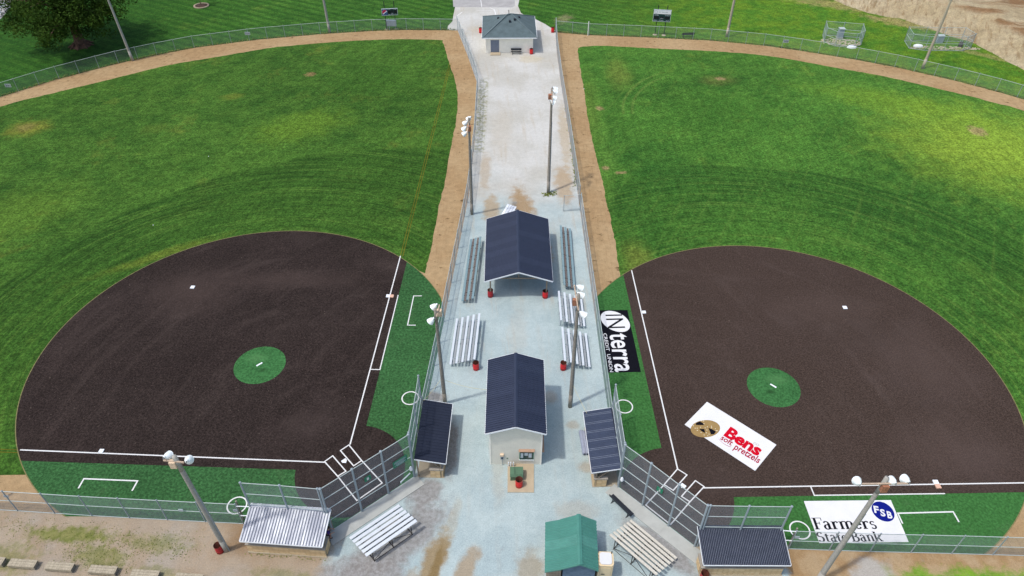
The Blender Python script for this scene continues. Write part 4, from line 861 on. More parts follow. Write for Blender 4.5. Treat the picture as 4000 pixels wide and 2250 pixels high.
for q in (((-1.3,0,2.42),(-1.3,3.95,2.42),(.05,3.95,3.2),(.05,0,3.2)), ((1.4,0,2.42),(1.4,3.95,2.42),(.05,3.95,3.2),(.05,0,3.2)), ((-2.4,0,1.93),(-2.4,3.95,1.93),(-1.24,3.95,2.4),(-1.24,0,2.4))):
    part('roof_deck', slope(t, *q, 'green_metal', None, .8, 3, rw=.11, rh=.05, over=('green_metal', 'green_metal', 'green2')), 'post_wood', t)
for a in (-.09, .09): part('ridge_cap', MB().bar((.05+a*.9, -.02, 3.2), (.05+a*.9, 3.97, 3.2), .19, .03, (a, 0, .3)), 'green_metal', t)
for a, b in (((-1.3, 0, 2.38), (.05, 0, 3.16)), ((1.4, 0, 2.38), (.05, 0, 3.16)), ((-2.4, 0, 1.89), (-1.26, 0, 2.36))): part('gable_trim', MB().bar(V(a)-V((0, .03, 0)), V(b)-V((0, .03, 0)), .03, .1), 'green_metal', t)
t = thing('portable_toilet', 'tan plastic portable toilet with white rounded roof beside the green shed', 'toilet', (6.86, 26.63, 0), R(-2))
part('body', MB().prism([(-.5,-.55),(.5,-.55),(.55,-.5),(.55,.5),(.5,.55),(-.5,.55),(-.55,.5),(-.55,-.5)], .08, 2.1), 'porta', t)
part('base', MB().box(-.58, -.58, 0, .58, .58, .09), 'porta', t)
def rr_(hw, hd, r, n=4):
    out = []
    for cx, cy, a in ((hw-r, hd-r, 0), (-hw+r, hd-r, 90), (-hw+r, -hd+r, 180), (hw-r, -hd+r, 270)): out += [(cx+r*math.cos(R(a+90*i/n)), cy+r*math.sin(R(a+90*i/n))) for i in range(n+1)]
    return out
part('roof_rim', MB().prism(rr_(.58, .56, .22), 2.1, 2.26), 'porta', t); part('roof', MB().prism(rr_(.44, .46, .2), 2.25, 2.34), 'porta_roof', t)
dd = part('door', MB().box(-.38, -.58, .2, .38, -.555, 2.0), 'porta', t); part('handle', MB().box(-.3, -.61, 1.1, -.02, -.585, 1.16), 'black', dd)
part('vent_pipe', MB().tube((.46, .44, 2.0), (.46, .44, 2.5), .04), 'black', t)

# ------------------------------------------------------------------ bleachers
def bleacher(label, o, rz, L, rows, step, rise, z1, seatmt, footmt, seatw=.21, foot=True, legmt='galv', frames=3, group=None, footw=.17, fdz=-.2, first_foot=False):
    """local: x along the planks, +y towards the higher rows"""
    t = thing('bleacher', label, 'bleacher', (*o, 0), rz, group)
    sm = MB().box(0, -seatw/2, -.045, L, seatw/2, 0).mesh('seat_plank', seatmt); fm = MB().box(.02, -footw/2, -.045, L+.02, footw/2, 0).mesh('footboard', footmt)
    for r in range(rows):
        z = z1+r*rise; s = link('seat_plank', sm, t, (0, r*step, z))
        if foot and (r > 0 or first_foot): link('footboard', fm, t, (-.06, r*step-step*.5, z+fdz))
    for i in range(frames):
        x = L*(.12+.76*i/(frames-1)); top = z1+(rows-1)*rise; yb = (rows-1)*step
        f = part('frame', MB().bar((x, -.1, .03), (x, yb+.1, .03), .05, .05), legmt, t)
        part('strut', MB().bar((x, yb, .03), (x, yb, top-.05), .045, .045), legmt, f); part('strut', MB().bar((x, 0, z1-.08), (x, yb, top-.08), .045, .05), legmt, f); part('strut', MB().bar((x, 0, .03), (x, 0, z1-.05), .045, .045), legmt, f); part('strut', MB().bar((x, yb*.5, .05), (x, yb, top-.25), .03, .03), legmt, f)
        for r in range(1, rows-1): part('strut', MB().bar((x+.05, r*step, .03), (x+.05, r*step, z1+r*rise-.05), .035, .035), legmt, f)
    if frames > 1:
        a, b = L*.12, L*.88; yb = (rows-1)*step; top = z1+(rows-1)*rise
        part('cross_brace', MB().bar((a, yb+.03, .1), (b/2+a/2, yb+.03, top-.2), .03, .03), legmt, t); part('cross_brace', MB().bar((b, yb+.03, .1), (b/2+a/2, yb+.06, top-.2), .03, .03), legmt, t)
        part('cross_brace', MB().bar((a, yb+.05, .04), (b, yb+.05, .04), .03, .03), legmt, t)
    return t
# rows climb away from the field; x axis along planks
bleacher('five-row aluminium bleacher beside the red drum and the plain navy dugout pole', (-5.57, 53.6), R(-90)-R(2.4), 6.35, 5, .575, .21, .43, 'alu', 'alu_foot')
bleacher('shorter five-row aluminium bleacher right behind the long teal benches', (7.3, 52.57), R(90)+R(.6), 4.43, 5, .59, .21, .43, 'alu', 'alu_foot')
bleacher('five-row aluminium bleacher crossed by the leaning pole with rusty ballast box', (7.4, 47.04), R(90)+R(.5), 4.55, 5, .59, .21, .43, 'alu', 'alu_foot')
bleacher('aluminium bleacher of six bare planks on grit behind the backstop with the green notice', (-8.86, 32.07), along((-8.86, 32.07), (-12.31, 29.17)), 4.5, 6, .5, .2, .43, 'alu', 'alu_foot', seatw=.27, foot=False, legmt='rust_pipe')
bleacher('weathered wooden bleacher of seven planks beside the portable toilet', (12.43, 27.68), along((12.43, 27.68), (9.34, 30.85)), 4.42, 7, .43, .17, .43, 'bleach_wood', 'bleach_wood', seatw=.22, foot=False, legmt='rust_pipe')
bleacher('long low bench rows of teal and brown planks beside the left side of the pavilion', (-4.74, 66.93), along((-4.74, 66.93), (-5.18, 56.28)), 10.65, 3, .54, .2, .4, 'teal', 'brown_plank', seatw=.24, footw=.2, fdz=-.18, frames=5, legmt='rust_pipe')
bleacher('low rows of teal and brown planks on the pavilion side facing the gate', (6.66, 58.45), R(90)-R(.6), 10.65, 3, .54, .2, .4, 'teal', 'brown_plank', seatw=.24, footw=.2, fdz=-.18, frames=5, legmt='rust_pipe')
bleacher('small white plank bleacher tucked behind the pavilion', (-.42, 70.9), R(72), 2.6, 4, .3, .05, .5, 'white', 'white', seatw=.27, foot=False, legmt='galv', frames=2)

# ------------------------------------------------------------------ drums
def drum(label, p, mt='red', z=.004):
    t = thing('steel_drum', label, 'drum', (p[0], p[1], z), random.uniform(0, 6))
    r = .29
    part('body', MB().lathe([(.001, .02), (r-.01, .02), (r, 0), (r, .28), (r+.012, .3), (r, .32), (r, .57), (r+.012, .59), (r, .61), (r, .87), (r+.012, .885), (r+.012, .9)], n=24), mt, t, True)
    part('lining', MB().lathe([(r+.011, .9), (r-.012, .895), (r-.012, .1), (.001, .1)], n=24), 'rust', t, True)
drum('dull red steel drum at the front post of the pavilion', g(1915.7, 1157), 'red_dull')
drum('bright red steel drum at the pavilion post nearer the aluminium bleachers', g(2129.3, 1161))
drum('red steel drum at the end of the lone five-row aluminium bleacher', g(1859.6, 1441)); drum('red steel drum at the end of the bleacher crossed by the leaning pole', g(2199.6, 1441))
drum('red steel drum standing on the tan pad in front of the green cabinet', g(2027.2, 1899), z=.07)
drum('red steel drum leaning close to the light pole by the silver dugout', g(861, 2153), 'red_dull'); drum('red steel drum at the corner of the closely ribbed navy dugout', g(2754.9, 2239, .88), 'red_dull')
drum('red steel drum at the corner of the tan block building beside the black bench', g(2075.5, 210.4)); drum('red steel drum against the fence near the tan block building', g(2158.8, 126)); drum('red steel drum half hidden at the side of the tan block building', g(1877.5, 128))

# ------------------------------------------------------------------ light poles
def pole(label, b, top, lamps, face, mt='pole_wood', r0=.175, r1=.125, arms=(), ball=None, ballmt='ballast', lean=None):
    b = V((b[0], b[1], 0)); t = thing('light_pole', label, 'light pole', b); top = V(top)-b; d = top.normalized()
    mb = MB(); n = 8
    for i in range(n): mb.tube(top*(i/n), top*((i+1)/n), r0+(r1-r0)*i/n, r0+(r1-r0)*(i+1)/n, 12, cap=(i in (0, n-1)))
    part('pole', mb, mt, t, True); part('conduit', MB().tube(V((r0+.02, -.05, 0)), V((r0*.6+.03, -.05, 0))+top*.7, .035, n=6), 'galv', t)
    for a, c in arms: part('crossarm', MB().bar(V(a)-b, V(c)-b, .09, .11), 'arm', t)
    f = V(face).normalized()
    for i, l in enumerate(lamps):
        l = V(l)-b; ax = (f*1.0+V((random.uniform(-.25, .25), random.uniform(-.25, .25), -.9+random.uniform(-.15, .15)))).normalized()
        lp = part('lamp', MB().lathe([(.001, -.3), (.07, -.3), (.075, -.2), (.1, -.17), (.17, -.1), (.235, .02), (.275, .16), (.295, .24), (.305, .25)], l, ax, 18), 'lamp', t, True)
        part('lens', MB().lathe([(.295, .245), (.001, .245)], l, ax, 18), 'lamp_in', lp); part('bracket', MB().tube(l-ax*.3, l-ax*.3-f*.12+V((0, 0, -.12)), .04, n=6), 'lamp_in', lp)
    if ball is not None: q = V(ball)-b; part('ballast_box', MB().box(q.x-.2, q.y-.16, q.z-.3, q.x+.2, q.y+.16, q.z+.3), ballmt, t)
    return t
ZL = zp(1640, 1140, 4.53); ZR = zp(2160, 1090, 3.917); ZM = zp(2080, 320, 9.056)
pole('wooden light pole with two white lamps at the end of the plain navy dugout', g(1738, 1575), ZL(272, 310, 12.4), [ZL(265, 250, 11.9), ZL(212, 497, 11.7)], (-1, .1, 0), arms=[(ZL(347, 232, 12.0), ZL(296, 440, 12.0))], ball=ZL(343, 370, 11.6), ballmt='ballast_p')
pole('leaning wooden light pole with mossy top and rusty ballast box between the bleachers', g(2226, 1589), ZR(395, 230, 13.3), [ZR(400, 122, 12.9), ZR(415, 236, 12.8), ZR(449, 530, 12.6)], (1, .1, 0), arms=[(ZR(325, 95, 12.9), ZR(388, 480, 12.9))], ball=ZR(338, 350, 12.5))
pole('wooden light pole with four lamps leaning by the fence next to the white plank bleacher', g(1843, 837), A1(2140, 1185, 13.3), [A1(2145, 1188, 13.0), A1(2110, 1232, 13.0), A1(2098, 1290, 12.8), A1(2102, 1340, 12.6)], (-1, .1, 0), arms=[(A1(2150, 1180, 12.9), A1(2120, 1350, 12.9))], ball=A1(2145, 1290, 12.6))
pole('wooden light pole with four lamps standing in the pale gravel above the open gate', g(2141, 754), ZM(690, 230, 13.6), [ZM(785, 228, 13.4), ZM(782, 335, 13.3), ZM(752, 555, 13.1), ZM(705, 705, 12.9)], (1, .1, 0), arms=[(ZM(700, 200, 13.3), ZM(690, 760, 13.3))], ball=ZM(620, 520, 12.9), r0=.19)
pole('heavy grey light pole leaning between the timber benches and the silver dugout', g(886, 2150), D0(1752, 245, 12.4), [D0(1680, 240, 12.2), D0(1892, 282, 12.0)], (.1, 1, 0), 'pole_grey', .21, .16, arms=[(D0(1645, 285, 12.0), D0(1850, 306, 12.0))], ball=D0(1745, 322, 11.7), ballmt='ballast_p')
bt = D3(1200, 455, 12.8)
pole('leaning grey light pole crossing in front of the white bank mat', (bt.x-1.1, bt.y-.5), bt, [D3(907, 505, 12.5), D3(1258, 497, 12.5), D3(1393, 482, 12.5)], (.0, 1, 0), 'pole_grey', .2, .14, arms=[(D3(945, 522, 12.4), D3(1425, 517, 12.4))], ball=D3(1170, 560, 12.0))
for b, dx, mt, lab in ((A0(1335, 612), -1.2, 'pole_grey', 'tall grey light pole standing in the outfield fence beside the big tree'), (A1(740, 328), -.6, 'pole_grey', 'tall grey light pole at the outfield fence near the soft drink scoreboard'), (A2(2155, 372), .3, 'pole_tan', 'tall tan light pole at the outfield fence beside the dark bench'), (A3(1550, 690), .8, 'pole_tan', 'tall tan light pole between the two fenced enclosures')):
    tp = V((b.x+dx*.6, b.y+.2, 13.5)); pole(lab, b, tp, [tp+V((q, -.2, -.3)) for q in (-.9, 0, .9)], (0, -1, 0), mt, .22, .14, arms=[(tp+V((-1.1, 0, -.5)), tp+V((1.1, 0, -.5)))])
# ropes from the near poles
def rope(label, a, b, sag=.25):
    mb = MB(); a, b = V(a), V(b); k = 8
    P = [a.lerp(b, i/k)-V((0, 0, sag*4*(i/k)*(1-i/k))) for i in range(k+1)]
    for i in range(k): mb.tube(P[i], P[i+1], .014, n=5, cap=False)
    solo('rope', mb, 'rope', label, 'rope')
pb = g(1738, 1575); rope('thin yellow rope from the light pole to the cream building', (pb.x+.1, pb.y, 3.2), (-2.05, 40.8, 4.3)); rope('thin yellow rope from the light pole to the plain navy dugout', (pb.x-.2, pb.y, 3.2), (-7.6, 40.9, 2.7), .1)
pb = g(2226, 1589); rope('thin pale rope from the leaning pole to the dugout with bright ribs', (pb.x+.15, pb.y, 2.9), (6.5, 40.0, 2.2), .08)

# ------------------------------------------------------------------ benches
def bench(label, p, rz, L, back=True, mt='black'):
    t = thing('park_bench', label, 'bench', (p[0], p[1], 0), rz)
    for i in range(2): part('seat_slat', MB().box(-L/2, -.2+i*.19, .43, L/2, -.03+i*.19, .47), mt, t)
    if back:
        for i in range(2): part('back_slat', MB().add([(-L/2,.22+.02*i,.58+i*.17),(L/2,.22+.02*i,.58+i*.17),(L/2,.25+.02*i,.73+i*.17),(-L/2,.25+.02*i,.73+i*.17),(-L/2,.26+.02*i,.58+i*.17),(L/2,.26+.02*i,.58+i*.17),(L/2,.29+.02*i,.73+i*.17),(-L/2,.29+.02*i,.73+i*.17)], [(0,1,2,3),(7,6,5,4),(0,4,5,1),(3,2,6,7),(0,3,7,4),(1,5,6,2)]), mt, t)
    for x in (-L*.36, L*.36):
        lg = part('leg', MB().bar((x, -.2, 0), (x, -.12, .43), .05, .05), mt, t); part('strut', MB().bar((x, .28, 0), (x, .1, .43), .05, .05), mt, lg); part('strut', MB().bar((x, .15, .4), (x, .28, .92 if back else .42), .05, .05), mt, lg)
        part('foot', MB().bar((x, -.3, .02), (x, .35, .02), .05, .04), mt, lg)
bench('black metal bench against the front wall of the tan block building', (.52, 119.1), R(1.3), 1.8); bench('dark bench on the grass behind the outfield fence near the white topped scoreboard', A2(1765, 372), R(182), 2.2)
q = D2(1085, 755); bench('long black bench on the gravel beside the concrete walk', (q.x+.1, q.y-.1), along(D2(1015, 690), D2(1165, 835))+R(180), 2.3)
def timber(label, p, rz, L=2.05):
    t = thing('timber_bench', label, 'bench', (p[0], p[1], 0), rz, 'timber benches in a row by the low fence')
    for i in range(3): part('top_plank', MB().box(-L/2, -.3+i*.2+.004, .4, L/2, -.3+i*.2+.19, .45), 'bench_wood', t)
    part('front_board', MB().box(-L/2+.02, -.3, .12, L/2-.02, -.25, .395), 'bench_wood', t); part('back_board', MB().box(-L/2+.02, .23, .12, L/2-.02, .28, .395), 'bench_wood', t)
    for x in (-L/2+.1, L/2-.2): part('end_block', MB().box(x, -.24, 0, x+.12, .22, .39), 'pole_wood', t)
for i, (x, y) in enumerate(((-95, 1290), (228, 1318), (600, 1348), (1035, 1382), (1460, 1425), (1900, 1462))):
    timber('low weathered timber bench in the row on the soil near the low fence', D0(x, y, .4), R(-4))
# dark posts of the dugout gate
for p, q, lab in ((D0(2455, 880), D0(2385, 715, 2.6), 'dark wooden gate post at the end of the silver dugout'), (D3(205, 1150), D3(290, 960, 2.5), 'dark wooden gate post at the end of the closely ribbed dugout')):
    p = V((p.x, p.y, 0)); solo('gate_post', MB().tube(p, p+V((0, 0, 2.6)), .07, n=8), 'pole_wood', lab, 'post')
for a, b, lab in ((W2[0], BLF[-1], 'short white gate rail between low fence and silver dugout'), (W4[2], BRF[0], 'short white gate rail between low fence and closely ribbed dugout')):
    tt = thing('gate_rail', lab, 'gate', (a.x, a.y, 0)); d = b-a
    for z in (2.5, 1.2): part('rail', MB().tube((0, 0, z), (d.x, d.y, z), .04, n=6), 'white', tt)
# rolled tarps
tt = [zp(2220, 1480, 3.293)(x, y) for x, y in ((160, 690), (210, 985), (190, 700), (248, 985))]
for a, b, lab in ((tt[0], tt[1], 'grey rolled tarp lying furthest from the dugout with bright ribs'), (tt[2], tt[3], 'grey rolled tarp lying against the dugout with bright ribs')):
    a, b = V((a.x, a.y, .2)), V((b.x, b.y, .2)); d = (b-a).normalized(); t = thing('rolled_tarp', lab, 'tarp', (a.x, a.y, 0)); a0 = V((0, 0, .2)); b0 = a0+(b-a)
    part('roll', MB().lathe([(.06, 0), (.19, 0), (.2, .05), (.2, (b-a).length-.02), (.17, (b-a).length), (.06, (b-a).length)], a0, d, 14), 'tarp', t, True); part('core', MB().tube(a0-d*.03, b0+d*.03, .07, n=10), 'black', t)
# signs on fences
def sign(label, p, d, w, h, mt='sign_green', name='sign', nrm=None, lines=(), txt=None):
    d = V((d[0], d[1], 0)).normalized(); t = thing(name, label, 'sign', p); n_ = V((d.y, -d.x, 0))
    mb = MB(); o = n_*.02; a, b = d*(-w/2), d*(w/2); u = V((0, 0, h))
    mb.add([a-o, b-o, b+o, a+o, a-o+u, b-o+u, b+o+u, a+o+u], [(3,2,1,0),(4,5,6,7),(0,1,5,4),(1,2,6,5),(2,3,7,6),(3,0,4,7)]); part('plate', mb, mt, t)
    for z, f in lines: part('text_line', MB().bar(d*(-w*f/2)+n_*.025+V((0, 0, z)), d*(w*f/2)+n_*.025+V((0, 0, z)), .004, h*.07, (0, 0, 1)), 'paper', t)
    if txt:
        P = V(p); put_text(txt, P+d*(-w*.16)+V((0, 0, h*.2))+n_*.022, P+d*(w*.16)+V((0, 0, h*.2))+n_*.022, (0, 0, 1), h*.85, 'whitemat', t, bold=.02)
    return t
ps = BSL[1]+dl*1.62*.62+V((dl.y, -dl.x))*.12; sign('small green sign reading 1 on the backstop with the large notice', (ps.x, ps.y, 3.45), dl, .55, .5, txt='1')
ps = BSL[2]+dl*1.4+V((dl.y, -dl.x))*.12; sign('large green notice sign with white lines of text on the backstop', (ps.x, ps.y, 2.9), dl, 1.3, .75, lines=((.6, .8), (.48, .85), (.34, .6), (.22, .8), (.12, .5)))
ps = BSR[1]+dr*1.2+V((dr.y, -dr.x))*.12; sign('small green sign reading 2 on the backstop by the wooden bleacher', (ps.x, ps.y, 3.35), dr, .55, .5, txt='2')
for p, lab in ((D0(20, 628, 2.2), 'small white plate on the low fence where it crosses the dirt track'), (D0(1823, 728, 2.0), 'small white plate on the low fence beside the grey leaning pole'), (D0(2370, 803, 1.6), 'small white plate on the gate next to the silver dugout'), (D3(285, 1055, 1.6), 'small white plate on the gate next to the closely ribbed dugout')):
    sign(lab, (p.x, (31.9 if p.x < -35 else 30.75 if p.x < 0 else 28.72), 1.55), (1, 0), .36, .28, 'paper')
def fence_no(txt, p, lab):
    t = sign(lab, (p.x, p.y, 1.1), (1, 0), .9, .5, 'paper', 'distance_sign'); P = V((p.x, p.y, 1.18))
    put_text(txt, P+V((-.4, -.022, 0)), P+V((.4, -.022, 0)), (0, 0, 1), .5, 'board', t, bold=.01)
fence_no('300', V((-77.1, 103.6)), 'white distance sign reading 300 on the outfield fence by the big tree'); fence_no('300', V((-46.2, 124.05)), 'white distance sign reading 300 on the outfield fence left of the soft drink scoreboard'); fence_no('300', V((46.8, 121.8)), 'white distance sign reading 300 on the outfield fence near the fenced enclosures')
solo('white_post', MB().tube((13.3, 127.2, 0), (13.3, 127.2, 2.5), .07, n=8), 'white', 'white foul post on the outfield fence near the tan block building', 'post')
# white tube and box hung on the backstops
a, b = D1(1447, 475, .9), D1(1520, 402, 1.15); q0 = BSL[3]-dl*1.35+V((dl.y, -dl.x))*.16
solo('pipe', MB().tube((q0.x, q0.y, .75), (q0.x+dl.x*.95, q0.y+dl.y*.95, 1.1), .05, n=8).tube((q0.x, q0.y, .77), (q0.x, q0.y, .62), .05, n=8), 'white', 'white plastic elbow pipe hung on the backstop below the green notice', 'pipe')
for p, lab in ((BSL[3]-dl*.3+V((dl.y, -dl.x))*.2, 'white jug hung near the plain navy dugout'), (BSR[0]+dr*.35+V((dr.y, -dr.x))*.2, 'white jug hung near the dugout with bright ribs')):
    solo('jug', MB().lathe([(.001, 0), (.13, 0), (.14, .05), (.13, .3), (.05, .4), (.05, .45), (.001, .45)], (p.x, p.y, 1.5), n=10), 'white', lab, 'jug', smooth=True)

# ------------------------------------------------------------------ scoreboards
def scoreboard(label, b0, b1, w, z0, h, top):
    b0, b1 = V((b0.x, b0.y, 0)), V((b1.x, b1.y, 0)); c = (b0+b1)/2; t = thing('scoreboard', label, 'scoreboard', c, along(b0, b1)); hw = (b1-b0).length/2
    for x in (-hw, hw): part('post', MB().box(x-.06, -.06, 0, x+.06, .06, top), 'black', t); part('footing', MB().lathe([(.001, .09), (.3, .07), (.4, 0)], (x, 0, 0), n=10), 'stone', t)
    part('panel', MB().box(-w/2, -.2, z0, w/2, -.07, z0+h), 'board', t)
    for z in (z0, z0+h): part('frame', MB().box(-w/2-.04, -.22, z-.03, w/2+.04, -.06, z+.03), 'paper', t)
    for x in (-w/2, w/2): part('frame', MB().box(x-.03, -.22, z0+.035, x+.03, -.06, z0+h-.035), 'paper', t)
    return t
def sb_text(t, txt, x, z, w, h, mt='paper'):
    vs, fs = text_mesh(txt, .01); x0, x1 = min(v[0] for v in vs), max(v[0] for v in vs); mb = MB(); ym = max(v[1] for v in vs)
    mb.v = [(x+(v[0]-x0)/(x1-x0)*w, -.215, z+v[1]/ym*h) for v in vs]; mb.f = fs; part('lettering', mb, mt, t)
s1 = zp(1470, 0, 11.15); t = scoreboard('scoreboard with red white and blue round logo above a grey box', s1(455, 1285), s1(868, 1262), 2.78, 2.62, 1.12, 5.05); zs = 2.62-2.55; XS = .83
def disc(t, cx, cz, r, a0, a1, mt, y): part('logo', MB().add([(cx+r*math.cos(R(a0+(a1-a0)*i/24)), y, cz+r*math.sin(R(a0+(a1-a0)*i/24))) for i in range(25)], [tuple(range(25))]), mt, t)
part('logo_panel', MB().box(-1.36, -.206, 2.66, -.4, -.2, 3.71), 'pepsi_b', t); disc(t, -.88, 3.18, .45, 0, 360, 'white', -.21); disc(t, -.88, 3.18, .43, 35, 215, 'pepsi_r', -.214); disc(t, -.88, 3.18, .43, 235, 375, 'pepsi_b', -.214)
for x, wd in ((-.38, .62), (.32, .4), (.85, .68)): part('digit_window', MB().box(x*XS, -.208, 2.92, (x+wd)*XS, -.2, 3.5), 'digit', t)
for tx, x, z, wd, hh in (('GUEST', -.36, 3.55, .55, .13), ('HOME', .88, 3.55, .6, .13), ('BALL', -.34, 2.7, .45, .13), ('STRIKE', .2, 2.7, .6, .13), ('INNING', .3, 2.87, .44, .12), ('OUT', 1.0, 2.7, .4, .13)): sb_text(t, tx, x*XS, z, wd*XS, hh)
t2_ = thing('equipment_box', 'grey equipment box standing between the scoreboard posts', 'box', t.location+V((0, .1, 0)), 0)
part('box', MB().box(-.85, -.25, .6, .95, .25, 1.6), 'box_grey', t2_); part('door_seam', MB().box(-.5, -.262, .62, -.47, -.25, 1.58), 'galv', t2_)
for x in (-.7, .8): part('leg', MB().box(x-.04, -.04, 0, x+.04, .04, .6), 'galv', t2_)
s2 = zp(2540, 20, 11.15); t = scoreboard('scoreboard with white advert strip above a dark green score panel', s2(200, 1288), s2(590, 1310), 2.98, 2.5, 2.0, 5.3)
part('advert_strip', MB().box(-1.46, -.21, 3.8, 1.46, -.2, 4.47), 'white', t); mb = MB(); rg = ring(V((0, 0)), .2, .25, 0, n=20); mb.v = [(-1.1+v[0], -.215, 4.13+v[1]) for v in rg.v]; mb.f = rg.f; part('ring_mark', mb, 'box_grey', t)
for x in (-.68, -.1, .48): part('text_bar', MB().box(x, -.214, 4.09, x+.46, -.21, 4.17), 'box_grey', t)
for x, wd in ((-1.36, .86), (.5, .86), (-.32, .64)): part('digit_window', MB().box(x, -.208, 2.9, x+wd, -.2, 3.4), 'digit', t)
for tx, x, z, wd, hh in (('HOME', -1.36, 3.5, .78, .2), ('GUEST', .5, 3.5, .86, .2), ('INNING', -.3, 2.97, .56, .15), ('BALL', -1.32, 2.6, .55, .18), ('STRIKE', -.4, 2.6, .72, .18), ('OUT', .78, 2.6, .5, .18)): sb_text(t, tx, x, z, wd, hh)

# ------------------------------------------------------------------ fenced enclosures by the soil bank
def stones(label, c, rx, ry, n, rot=0):
    mb = MB()
    for i in range(n):
        a, r = random.uniform(0, 6.28), random.random()**.5; x, y = rx*r*math.cos(a), ry*r*math.sin(a); x, y = x*math.cos(rot)-y*math.sin(rot)+c[0], x*math.sin(rot)+y*math.cos(rot)+c[1]; s = random.uniform(.06, .2)
        vs = [(x+s*random.uniform(.7, 1.2)*math.cos(q*1.05), y+s*random.uniform(.7, 1.2)*math.sin(q*1.05), 0) for q in range(6)]; mb.add(vs+[(x, y, s*.6)], [(q, (q+1) % 6, 6) for q in range(6)])
    o = link('rubble', mb.mesh('rubble', 'stone')); o['kind'] = 'stuff'; tag(o, label, 'stones')
def enclosure(label, pts, h, cab, white, rub):
    pts = [p.xy for p in pts]; fence(label, pts+[pts[0]], h, (h, h*.5, .05), 3.2, .045, .03, 'link', name='fenced_enclosure')
    return pts
e1 = enclosure('chain-link enclosure holding a grey pump cabinet behind the outfield fence', [A3(548, 352), A3(570, 455), A3(943, 492), A3(920, 382)], 2.5, 0, 0, 0)
c = A3(725, 395); cb = thing('pump_cabinet', 'grey pump cabinet with lid standing on rubble', 'cabinet', (c.x, c.y+.5, 0)); part('body', MB().box(-.45, -.4, .25, .45, .4, 1.7), 'box_grey', cb); part('lid', MB().box(-.5, -.46, 1.71, .5, .46, 1.82), 'galv_lite', cb); part('plinth', MB().box(-.5, -.5, 0, .5, .5, .24), 'concrete', cb)
stones('pale rubble spread inside the pump enclosure', A3(730, 425), 3.6, 1.7, 300, -.1)
e2 = enclosure('wide chain-link enclosure with a valve and cabinet at the foot of the bank', [A3(1370, 412), A3(1430, 508), A3(2068, 515), A3(1968, 420)], 2.5, 0, 0, 0)
c = A3(1715, 425); cb = thing('meter_cabinet', 'small grey meter cabinet inside the wide enclosure', 'cabinet', (c.x, c.y, 0)); part('body', MB().box(-.55, -.35, 0, .55, .35, 1.2), 'box_grey', cb); part('lid', MB().box(-.6, -.4, 1.21, .6, .4, 1.3), 'galv_lite', cb)
c = A3(1930, 470); tk = thing('valve_tank', 'dark round valve tank inside the wide enclosure', 'tank', (c.x, c.y, 0)); part('tank', MB().lathe([(.35, 0), (.38, .6), (.25, .8), (.001, .84)], n=14), 'rust_pipe', tk, True); part('pipe', MB().tube((0, 0, .8), (0, 0, 1.1), .06), 'galv', tk)
stones('pale rubble spread inside the wide enclosure', A3(1780, 485), 6.0, .8, 260, -.03)
for c, lab in ((A3(840, 478), 'white boat shaped cover lying in the pump enclosure'), (A3(1508, 468), 'white boat shaped cover lying in the wide enclosure')):
    solo('white_cover', MB().lathe([(1.15, 0), (1.1, .25), (.8, .42), (.001, .48)], (0, 0, 0), n=20), 'white', lab, 'cover', smooth=True)
    o = COL.objects[-1]; o.location = (c.x, c.y, 0); o.scale = (.72, .45, .8)
# slab lying on the bank
c = A3(2400, 455); sb = solo('concrete_slab', MB().box(-2.0, -.9, 0, 2.0, .9, .35), 'concrete', 'old concrete slab lying at the foot of the soil bank', 'slab'); sb.location = (c.x, c.y, .6); sb.rotation_euler = (R(14), 0, R(38))

# ------------------------------------------------------------------ soil bank
ed = [A3(430, -260), A3(660, -10), A3(1000, 120), A3(1330, 175), A3(1650, 285), A3(2080, 430), A3(2330, 560), A3(2574, 690), A3(3400, 1050)]
ed = [p.xy for p in ed]
mb = MB(); NS, ND = 140, 26; cum = [0]
for i in range(len(ed)-1): cum.append(cum[-1]+(ed[i+1]-ed[i]).length)
from mathutils import noise as mnoise
for i in range(NS+1):
    s = cum[-1]*i/NS; k = max(j for j in range(len(cum)-1) if cum[j] <= s+1e-6); f = (s-cum[k])/(cum[k+1]-cum[k]); p = ed[k].lerp(ed[k+1], f)
    nr = V((.42, .9)).normalized()
    for j in range(ND+1):
        d = [0, .4, .9, 1.5, 2.2, 3, 3.8, 4.6, 5.4, 6.2, 7, 7.8, 8.6, 9.5, 11, 13, 15, 18, 22, 27, 33, 40, 55, 80, 130, 220, 420][j]
        q = p+nr*d; h = 3.0*(max(0, min(1, d/8.2)))**.9; rill = abs(mnoise.noise(V((s*.8, d*.05, 3)))); rill2 = mnoise.noise(V((s*.16, d*.1, 9)))
        z = h - 1.25*rill*min(1, d/2)*max(0, 1-abs(d-4.5)/5.5) + .35*rill2*min(1, d/5) + .18*mnoise.noise(V((q.x*.5, q.y*.5, 1)))*min(1, d/8)
        if j == 0: z = -.03; q = q - nr*(.8+.9*mnoise.noise(V((s*.25, 2, 2))))
        mb.v.append((q.x, q.y, z))
for i in range(NS):
    for j in range(ND): a = i*(ND+1)+j; mb.f.append((a, a+ND+1, a+ND+2, a+1))
o = struct('soil_bank', mb, 'pit')
for p in o.data.polygons: p.use_smooth = True

